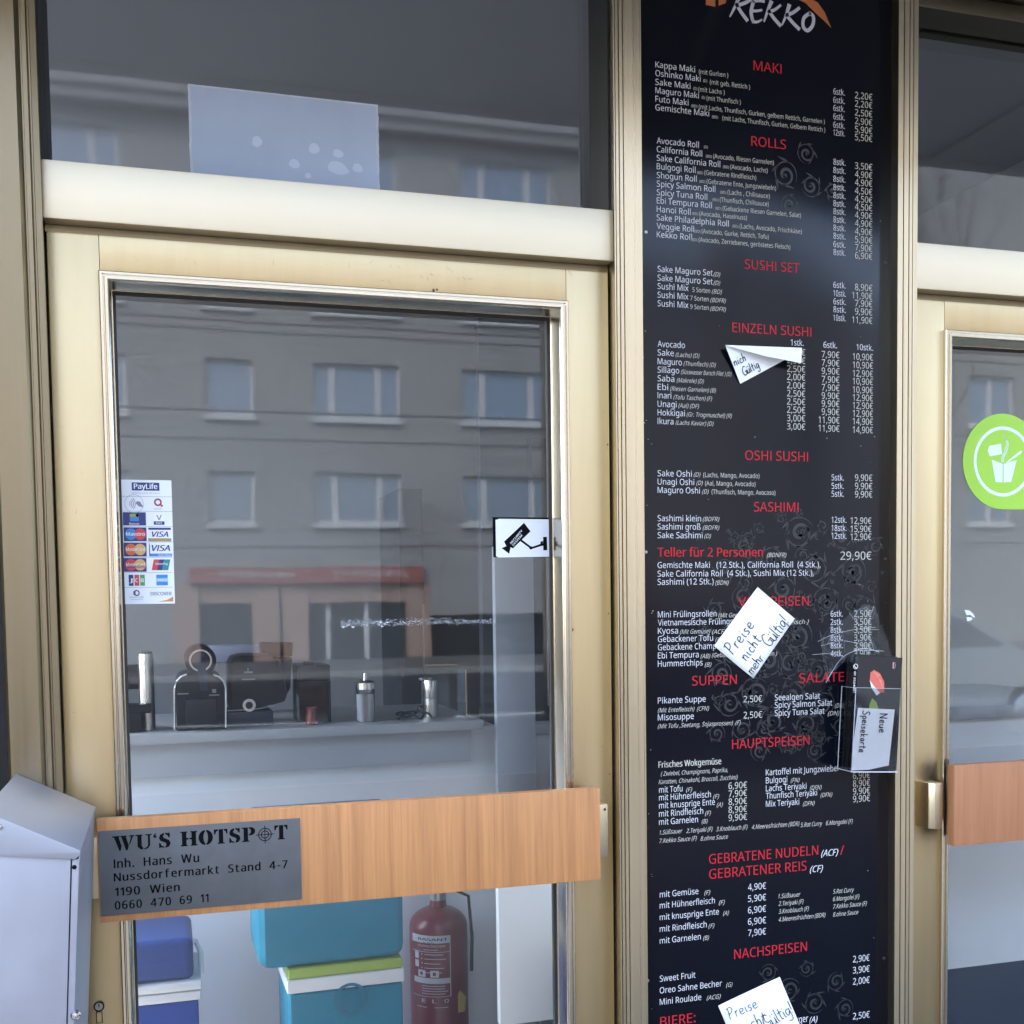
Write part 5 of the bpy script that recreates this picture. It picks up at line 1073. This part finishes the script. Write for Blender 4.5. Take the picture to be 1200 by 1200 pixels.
# fire extinguisher on the counter front
Y = CY0 - .01; ec = at(514, 1100, Y); er = (at(547, 1120, Y).x - at(481, 1120, Y).x) / 2
EXR = mat('dark red enamel', (.17, .006, .010), .34, coat=.25); sz = at(514, 1052, Y).z
ex = thing('fire_extinguisher', Vector((ec.x, Y, sz - .52)), 'dark red fire extinguisher with a white instruction label under the handle board', 'fire extinguisher')
b = MB(); prof = [(0, 0), (er * .85, 0), (er, .012), (er, .44)] + [(er * math.cos(t) * .9 + er * .1, .44 + .055 * math.sin(t)) for t in [PI / 2 * i / 8 for i in range(1, 8)]] + [(er * .3, .497), (er * .26, .52)]
b.lathe(prof, ec.x, Y, EXR, 40, sz - .52); child(b, 'cylinder', ex)
b = MB(); b.lathe([(er * .3, .517), (er * .3, .55), (er * .2, .56), (0, .56)], ec.x, Y, STEEL, 16, sz - .52); b.box(ec.x - .02, ec.x + .09, Y - .012, Y + .012, sz + .045, sz + .058, MBLK, .003); b.box(ec.x - .02, ec.x + .075, Y - .01, Y + .01, sz + .015, sz + .024, MBLK, .002); child(b, 'valve_lever', ex)
b = MB(); b.tube([(ec.x + .03, Y, sz + .03), (ec.x + er + .005, Y - .01, sz + .0), (ec.x + er + .012, Y - .02, sz - .12), (ec.x + er + .006, Y - .03, sz - .22)], .005, MBLK); child(b, 'hose', ex)
class Cyl(Sheet):
    def __init__(s, mb, c, y, z, r, a): s.mb = mb; s.c = (c, y, z); s.r = r; s.a = a
    def p(s, u, v, k=0.): t = s.a + u / s.r; return Vector((s.c[0] + (s.r + k) * math.cos(t), s.c[1] + (s.r + k) * math.sin(t), s.c[2] + v))
    def rect(s, u0, v0, u1, v1, m, k=.0008):
        n = 10
        for i in range(n): s.poly([(u0 + (u1 - u0) * i / n, v0), (u0 + (u1 - u0) * (i + 1) / n, v0), (u0 + (u1 - u0) * (i + 1) / n, v1), (u0 + (u1 - u0) * i / n, v1)], m, k)
view = math.atan2(CAM.y - Y, CAM.x - ec.x)
a_l = view - math.asin(min(.97, (514 - 485) / 33)); a_r = view + math.asin((527 - 514) / 33.)
b = MB(); zl = lambda py: at(514, py, Y - er).z
cy = Cyl(b, ec.x, Y, 0, er, a_l); LW = er * (a_r - a_l)
EXL = mat('label print', (.55, .56, .58), .5)
def lr(f0, p0, f1, p1, m=EXL, k=.0008): cy.rect(LW * f0, zl(p1), LW * f1, zl(p0), m, k)
lr(0, 1097, 1, 1106, EXL); cy.text('RASANT', LW * .22, LW * .93, zl(1103), .0075, BLACK, .0014, .03); cy.text('6 KG', LW * .35, LW * .62, zl(1106), .0045, BLACK, .0014)
cy.text('FEUERLÖSCHER', LW * .2, LW * .88, zl(1110.5), .006, EXL, .001, .02); lr(.98, 1106, 1.0, 1169); lr(0, 1116, 1, 1116.6); lr(0, 1168.5, 1, 1169)
for k_ in range(5):
    w = random.uniform(.75, .95); lr(.35, 1113.4 + k_ * .0, .7, 1114.2)
    lr(.38, 1119 + 5.3 * k_, w, 1119.8 + 5.3 * k_); lr(.3, 1118.6 + 5.3 * k_, .33, 1120.0 + 5.3 * k_)
for py in (1117, 1127): lr(.1, py, .22, py + 8)
for f in (.2, .52): lr(f, 1138, f + .2, 1146); lr(f + .06, 1140, f + .13, 1144, EXR, .0012)
lr(.05, 1147, 1, 1153.5)
for k_ in range(4): lr(.3, 1156 + 3.0 * k_, random.uniform(.85, .95), 1156.7 + 3.0 * k_)
for ch, f in (('E', .3), ('L', .56), ('O', .84)): cy.text(ch, LW * f, LW * (f + .095), zl(1176), .011, EXL, .001, .03)
lr(.15, 1181, .42, 1181.7); lr(.6, 1181, .92, 1181.7)
child(b, 'label', ex)
YEL = mat('yellow tag', (.42, .27, .04), .5)
b = MB(); q = [at(px, py, Y - er * .55) for px, py in ((527.5, 1170), (536.5, 1157), (543, 1164), (542, 1181), (529.5, 1184))]
b.prism([(v.x, v.z) for v in q], Y - er * .9, Y - er * .9 + .0015, YEL); child(b, 'inspection_tag', ex)
b = MB(); b.box(ec.x - .03, ec.x + .03, Y + er * .9, CY0 + .089, sz - .2, sz - .15, MBLK); child(b, 'wall_bracket', ex)
# ------------------------------------------------------------------ the street the glass mirrors
D = 30.0
PLAS = mat('grey beige plaster', (.175, .173, .175), .9, noise=.06, nscale=(.5, .5, .5)); PLASL = mat('pale plaster', (.15, .15, .152), .9, noise=.06, nscale=(.5, .5, .5))
WFR = mat('white window frame', (.34, .34, .35), .5); ROOFM = mat('grey roof', (.20, .19, .19), .8, noise=.15, nscale=(1, 6, 1))
WGL = mat('street window glass', (.085, .115, .17), .08, spec=.9, coat=1.0, coatr=.03)
def Rp(px, py, d=D): return refl(px, py, d)
def building(name, label, x0, x1, ztop, depth, wallm, cols, rws, ground_h, y=-D, roof=True):
    t = thing(name, ((x0 + x1) / 2, y, 0), label, 'building')
    b = MB(); zs = ground_h
    cols = [c for c in cols if c[0] > x0 + .2 and c[1] < x1 - .2]
    for (r0, r1) in rws:
        b.box(x0, x1, y - .4, y, zs, r0, wallm); xs = x0
        for c in cols: b.box(xs, c[0], y - .4, y, r0, r1, wallm); xs = c[1]
        b.box(xs, x1, y - .4, y, r0, r1, wallm); zs = r1
    b.box(x0, x1, y - .4, y, zs, ztop, wallm); b.box(x0, x1, y - depth, y - .42, .0, ztop, wallm)
    for k, (r0, r1) in enumerate(rws): b.box(x0, x1, y + .001, y + .03, r0 - .62, r0 - .52, wallm)
    b.box(x0, x1, y + .002, y + .45, ztop - .55, ztop - .25, wallm); b.box(x0, x1, y + .001, y + .6, ztop - .248, ztop, PLASL)
    child(b, 'wall', t)
    for (r0, r1) in rws:
        for c in cols:
            f = MB(); W = c[1] - c[0]; e = .09
            f.box(c[0], c[1], y - .2, y - .1, r0, r0 + e, WFR); f.box(c[0], c[1], y - .2, y - .1, r1 - e, r1, WFR); f.box(c[0], c[0] + e, y - .2, y - .1, r0 + e, r1 - e, WFR); f.box(c[1] - e, c[1], y - .2, y - .1, r0 + e, r1 - e, WFR)
            for k in c[2]: f.box(c[0] + W * k - .09, c[0] + W * k + .09, y - .2, y - .1, r0 + e, r1 - e, WFR)
            f.box(c[0] - .06, c[1] + .06, y - .1, y + .09, r0 - .12, r0 - .001, WFR)
            fo = child(f, 'window', t)
            p = MB(); p.box(c[0] + .02, c[1] - .02, y - .17, y - .15, r0 + .02, r1 - .02, WGL)
            if len(c[2]) > 1 and random.random() < .5: p.box(c[0] + e, c[1] - e, y - .28, y - .26, r0 + (r1 - r0) * .0, r0 + (r1 - r0) * .45, WFR)
            child(p, 'pane', t, fo)
    if roof:
        r = MB(); r.prism([(y + .62, ztop + .001), (y - depth * .5, ztop + depth * .28), (y - depth, ztop + .001)], x0, x1, ROOFM, axis='x')
        ro = child(r, 'roof', t); cbm = MB()
        cbm.box((x0 * .7 + x1 * .3) - .4, (x0 * .7 + x1 * .3) + .4, y - depth * .5 - .5, y - depth * .5 + .5, ztop + depth * .2, ztop + depth * .28 + 1.6, mat('chimney brick', (.25, .12, .09), .9)); child(cbm, 'chimney', t, ro)
    return t
c1_ = [Rp(242, 455).x, Rp(296, 455).x]; c2_ = [Rp(366, 460).x, Rp(469, 460).x]; c3_ = [Rp(543, 467).x, Rp(650, 470).x]; c0_ = [Rp(108, 450).x, Rp(167, 450).x]
pitch = c3_[0] - c1_[0]
z1 = (Rp(417, 491).z, Rp(417, 427).z); z2 = (Rp(417, 614).z, Rp(417, 555).z); dzf = z1[0] - z2[0]
rws = [z2, z1, (z1[0] + dzf, z1[1] + dzf), (z1[0] + 2 * dzf, z1[1] + 2 * dzf)]
cols = [(*c0_, ()), (*c1_, ()), (*c2_, (.22, .74)), (*c3_, (.22, .74))]
cols = sorted(cols + [(c1_[0] - pitch * k - 1.5, c1_[1] - pitch * k - 1.5, ()) for k in (1, 2, 3)] + [(c2_[0] - pitch * k, c2_[1] - pitch * k, (.22, .74)) for k in (1.03, 2.03, 3.03)], key=lambda c: c[0])
cc = []
for c in cols:
    if not cc or c[0] > cc[-1][1] + .5: cc.append(c)
cols = cc
zsh = Rp(360, 645).z; xR = Rp(770, 500).x; eave = Rp(300, 118).z
BM = building('apartment_house', 'long grey plaster apartment house with a red shop sign, mirrored in the glass', -30, xR, eave, 11, PLAS, cols, rws, zsh)
# its ground floor: red fascia, tan band, pillars and shop windows
SRED = mat('red shop sign', (.19, .06, .05), .8); TAN = mat('terracotta band', (.225, .155, .125), .8, noise=.08, nscale=(1, 1, 1)); SHOPG = mat('dark shop glass', (.02, .022, .025), .12, spec=.6)
gxa, gxb = Rp(223, 675).x, Rp(497, 675).x; zs0, zs1 = Rp(360, 684).z, Rp(360, 665).z; zt0 = Rp(360, 707).z
y = -D
b = MB(); b.box(-30, gxa - .3, y - .4, y, 0, zsh - .001, PLAS); b.box(gxb + .2, xR, y - .4, y, zs0 - .9, zsh - .001, PLAS); b.box(gxa - .3, gxb + .2, y - .4, y, zs0, zsh - .001, PLAS)
for px in (225, 318, 352, 497): xx = Rp(px, 700).x; b.box(xx - .5, xx + .2, y - .35, y + .02, 0, zs0 - .001, TAN)
b.box(gxa - .3, gxb + .2, y - .3, y - .05, zt0, zs0 - .002, TAN); child(b, 'shop_base', BM)
b = MB(); b.box(gxa, gxb, y + .001, y + .14, zs0 + .005, zs1, SRED); sgn = child(b, 'shop_sign', BM)
LETR = mat('dull sign lettering', (.30, .27, .26), .7)
b = MB(); rnd = random.Random(9); x = gxa + .8
while x < gxb - .5:
    if abs(x - (gxa + gxb) / 2) > .45:
        za, zb_ = zs0 + .17, zs1 - .11; b.box(x, x + .05, y + .141, y + .155, za, zb_, LETR)
        for f in rnd.sample((0, .5, 1), rnd.randint(1, 3)): b.box(x + .051, x + .17, y + .141, y + .155, za + (zb_ - za - .045) * f, za + (zb_ - za - .045) * f + .045, LETR)
        if rnd.random() < .5: b.box(x + .13, x + .17, y + .1405, y + .154, za, zb_, LETR)
    x += .25
child(b, 'sign_lettering', BM, sgn)
b = MB(); b.box(gxa - .3, gxb + .2, y - .34, y - .31, 0, zt0 - .001, SHOPG)
for px in (300, 385, 430): xx = Rp(px, 720).x; b.box(xx - .06, xx + .06, y - .305, y - .2, 0, zt0 - .001, WFR)
child(b, 'shop_window', BM)
b = MB(); b.box(gxb + .2, xR, y - .34, y - .31, 0, zs0 - .9, SHOPG); child(b, 'shop_window', BM)
# neighbours
cb2 = [(xR + 1.2 + 3.3 * k, xR + 2.9 + 3.3 * k, (.5,)) for k in range(9)]
zz = [(3.9 + 3.2 * k, 5.5 + 3.2 * k) for k in range(3)]
building('corner_house', 'pale plaster house right of the grey apartment house across the street', xR + .05, xR + 31, Rp(700, 160).z + 2.2, 11, PLASL, cb2, zz, .0)
building('side_street_house', 'grey plaster house far left across the street', -62, -30.05, 12.5, 11, PLAS, [(-60 + 3.4 * k, -58.4 + 3.4 * k, (.5,)) for k in range(9)], zz, .0)
# overhead wires
for k, (py0, py1) in enumerate(((374, 389), (478, 490))):
    a_, c_ = Rp(133, py0, 14), Rp(620, py1, 14); d_ = (c_ - a_) / (c_.x - a_.x)
    b = MB(); p0 = a_ + d_ * (-40 - a_.x); p1 = a_ + d_ * (40 - a_.x); zmean = (a_.z + c_.z) / 2
    b.tube([(-40, -14 - .02 * k, zmean), (40, -14 - .02 * k, zmean)], .012, GASKET, 6)
    w_ = b.build('overhead_wire', None, loc=(0, -14, zmean)); tag(w_, ['upper', 'lower'][k] + ' thin black tram wire over the street', 'wire', 'tram wires over the street')
# bare trees
BARK = mat('dark bark', (.05, .042, .036), .9, noise=.3, nscale=(20, 20, 4))
def tree(x, y, h, label, seed):
    rnd = random.Random(seed); t = thing('bare_tree', (x, y, 0), label, 'tree', 'bare street trees')
    tk, cr_ = MB(), MB()
    tk.tube([(x, y, -.1), (x + .04, y, h * .2), (x - .03, y + .05, h * .42)], .17, BARK, 10, .12)
    def limb(p, d, L, r, lv):
        pts = [p]
        for i in range(4):
            d = (d + Vector((rnd.uniform(-.3, .3), rnd.uniform(-.3, .3), rnd.uniform(-.05, .25)))).normalized(); pts.append(pts[-1] + d * L / 4)
        cr_.tube(pts, r, BARK, 6 if lv < 2 else 4, r * .45)
        if lv < 4:
            for _ in range(3 if lv < 3 else 4):
                q = pts[rnd.randint(1, 4)]; nd = (d + Vector((rnd.uniform(-.9, .9), rnd.uniform(-.9, .9), rnd.uniform(-.2, .6)))).normalized(); limb(q, nd, L * rnd.uniform(.55, .75), r * .5, lv + 1)
    for k in range(5):
        a = k * 1.26 + rnd.uniform(-.3, .3); limb(Vector((x - .03, y + .05, h * .4)), Vector((math.cos(a) * .6, math.sin(a) * .6, 1)).normalized(), h * .34, .09, 0)
    child(tk, 'trunk', t); child(cr_, 'crown', t)
pt = Rp(1105, 240, 20); tree(pt.x, -20.6, pt.z * .98, 'bare leafless street tree mirrored in the right transom', 8)
# parked car, mirrored in the right door
CARP = mat('dark grey car paint', (.12, .13, .15), .25, metal=.3, coat=1.0, coatr=.04); TYRE = mat('tyre rubber', (.015, .015, .016), .8)
rp = Rp(1171, 708, 9.0); cx0 = rp.x - 2.95; cyy = -9.0
car = thing('parked_car', (cx0 + 2.1, cyy - .85, -.139), 'dark grey parked car mirrored in the right door glass', 'car')
prof = [(0, .35), (.02, .75), (.12, .95), (.55, 1.0), (1.05, 1.40), (1.35, 1.46), (2.35, 1.44), (2.65, 1.36), (3.30, .98), (3.95, .88), (4.18, .70), (4.22, .36)]
def body_ring(y_in, zs): return [(cx0 + x, z) for x, z in prof]
b = MB(); vs = []; fs = []; n = len(prof); secs = [(-1.70, .0, .90), (-1.66, .0, 1.0), (-1.2, 0, 1.0), (-.5, 0, 1.0), (-.04, 0, 1.0), (0, 0, .90)]
for (dy, _, sc2) in secs:
    for x, z in prof:
        tin = 0 if z < .99 else (z - .98) * .38
        yy = cyy + dy; yy = yy + (tin if dy < -1 else -tin if dy > -.6 else 0)
        vs.append((cx0 + 2.1 + (x - 2.1) * (1 if sc2 == 1 else .985), yy, -.139 + .03 + z))
for j in range(len(secs) - 1):
    for i in range(n): fs.append((j * n + i, j * n + (i + 1) % n, (j + 1) * n + (i + 1) % n, (j + 1) * n + i))
fs.append(list(range(n))); fs.append([(len(secs) - 1) * n + i for i in range(n)][::-1])
b.add(vs, fs, CARP, True); child(b, 'body', car, None)
for side in (0, 1):
    ys = cyy + .002 if side == 0 else cyy - 1.702; tin = -1 if side == 0 else 1
    for nm_, pl in (('side_window', [(.72, 1.03), (1.10, 1.36), (1.72, 1.40), (1.72, 1.03)]), ('side_window', [(1.78, 1.03), (1.78, 1.40), (2.36, 1.39), (2.62, 1.32), (3.06, 1.03)])):
        b = MB(); b.add([(cx0 + x, ys + tin * (z - .98) * .375, -.109 + z) for x, z in pl], [list(range(len(pl)))], SHOPG); child(b, nm_, car)
b = MB(); b.add([(cx0 + x, cyy + yy, -.109 + z) for x, z, yy in ((3.31, 1.0, -.1), (3.31, 1.0, -1.6), (2.70, 1.355, -1.48), (2.70, 1.355, -.22))], [(0, 1, 2, 3)], SHOPG); child(b, 'windscreen', car)
for wx in (.80, 3.35):
    for wy in (cyy - .2, cyy - 1.5):
        b = MB(); b.lathe([(0, -.1), (.20, -.1), (.30, -.095), (.32, -.06), (.32, .06), (.30, .095), (.20, .1), (0, .1)], 0, 0, TYRE, 24); b.v = [(cx0 + wx + x, wy + (z if wy > cyy - 1 else -z) + (.11 if wy > cyy - 1 else -.11), -.139 + .32 + y_) for x, y_, z in b.v]
        wo_ = child(b, 'wheel', car)
        b = MB(); b.lathe([(0, .015), (.05, .012), (.19, .004), (.2, 0)], 0, 0, SILV, 16); b.v = [(cx0 + wx + x, wy + (z + .215 if wy > cyy - 1 else -z - .215), -.139 + .32 + y_) for x, y_, z in b.v]; child(b, 'rim', car, wo_)
for yy in (cyy - .3, cyy - 1.4):
    b = MB(); b.box(cx0 + 4.10, cx0 + 4.20, yy - .2, yy + .2, .52, .66, STK, .03); child(b, 'headlight', car)
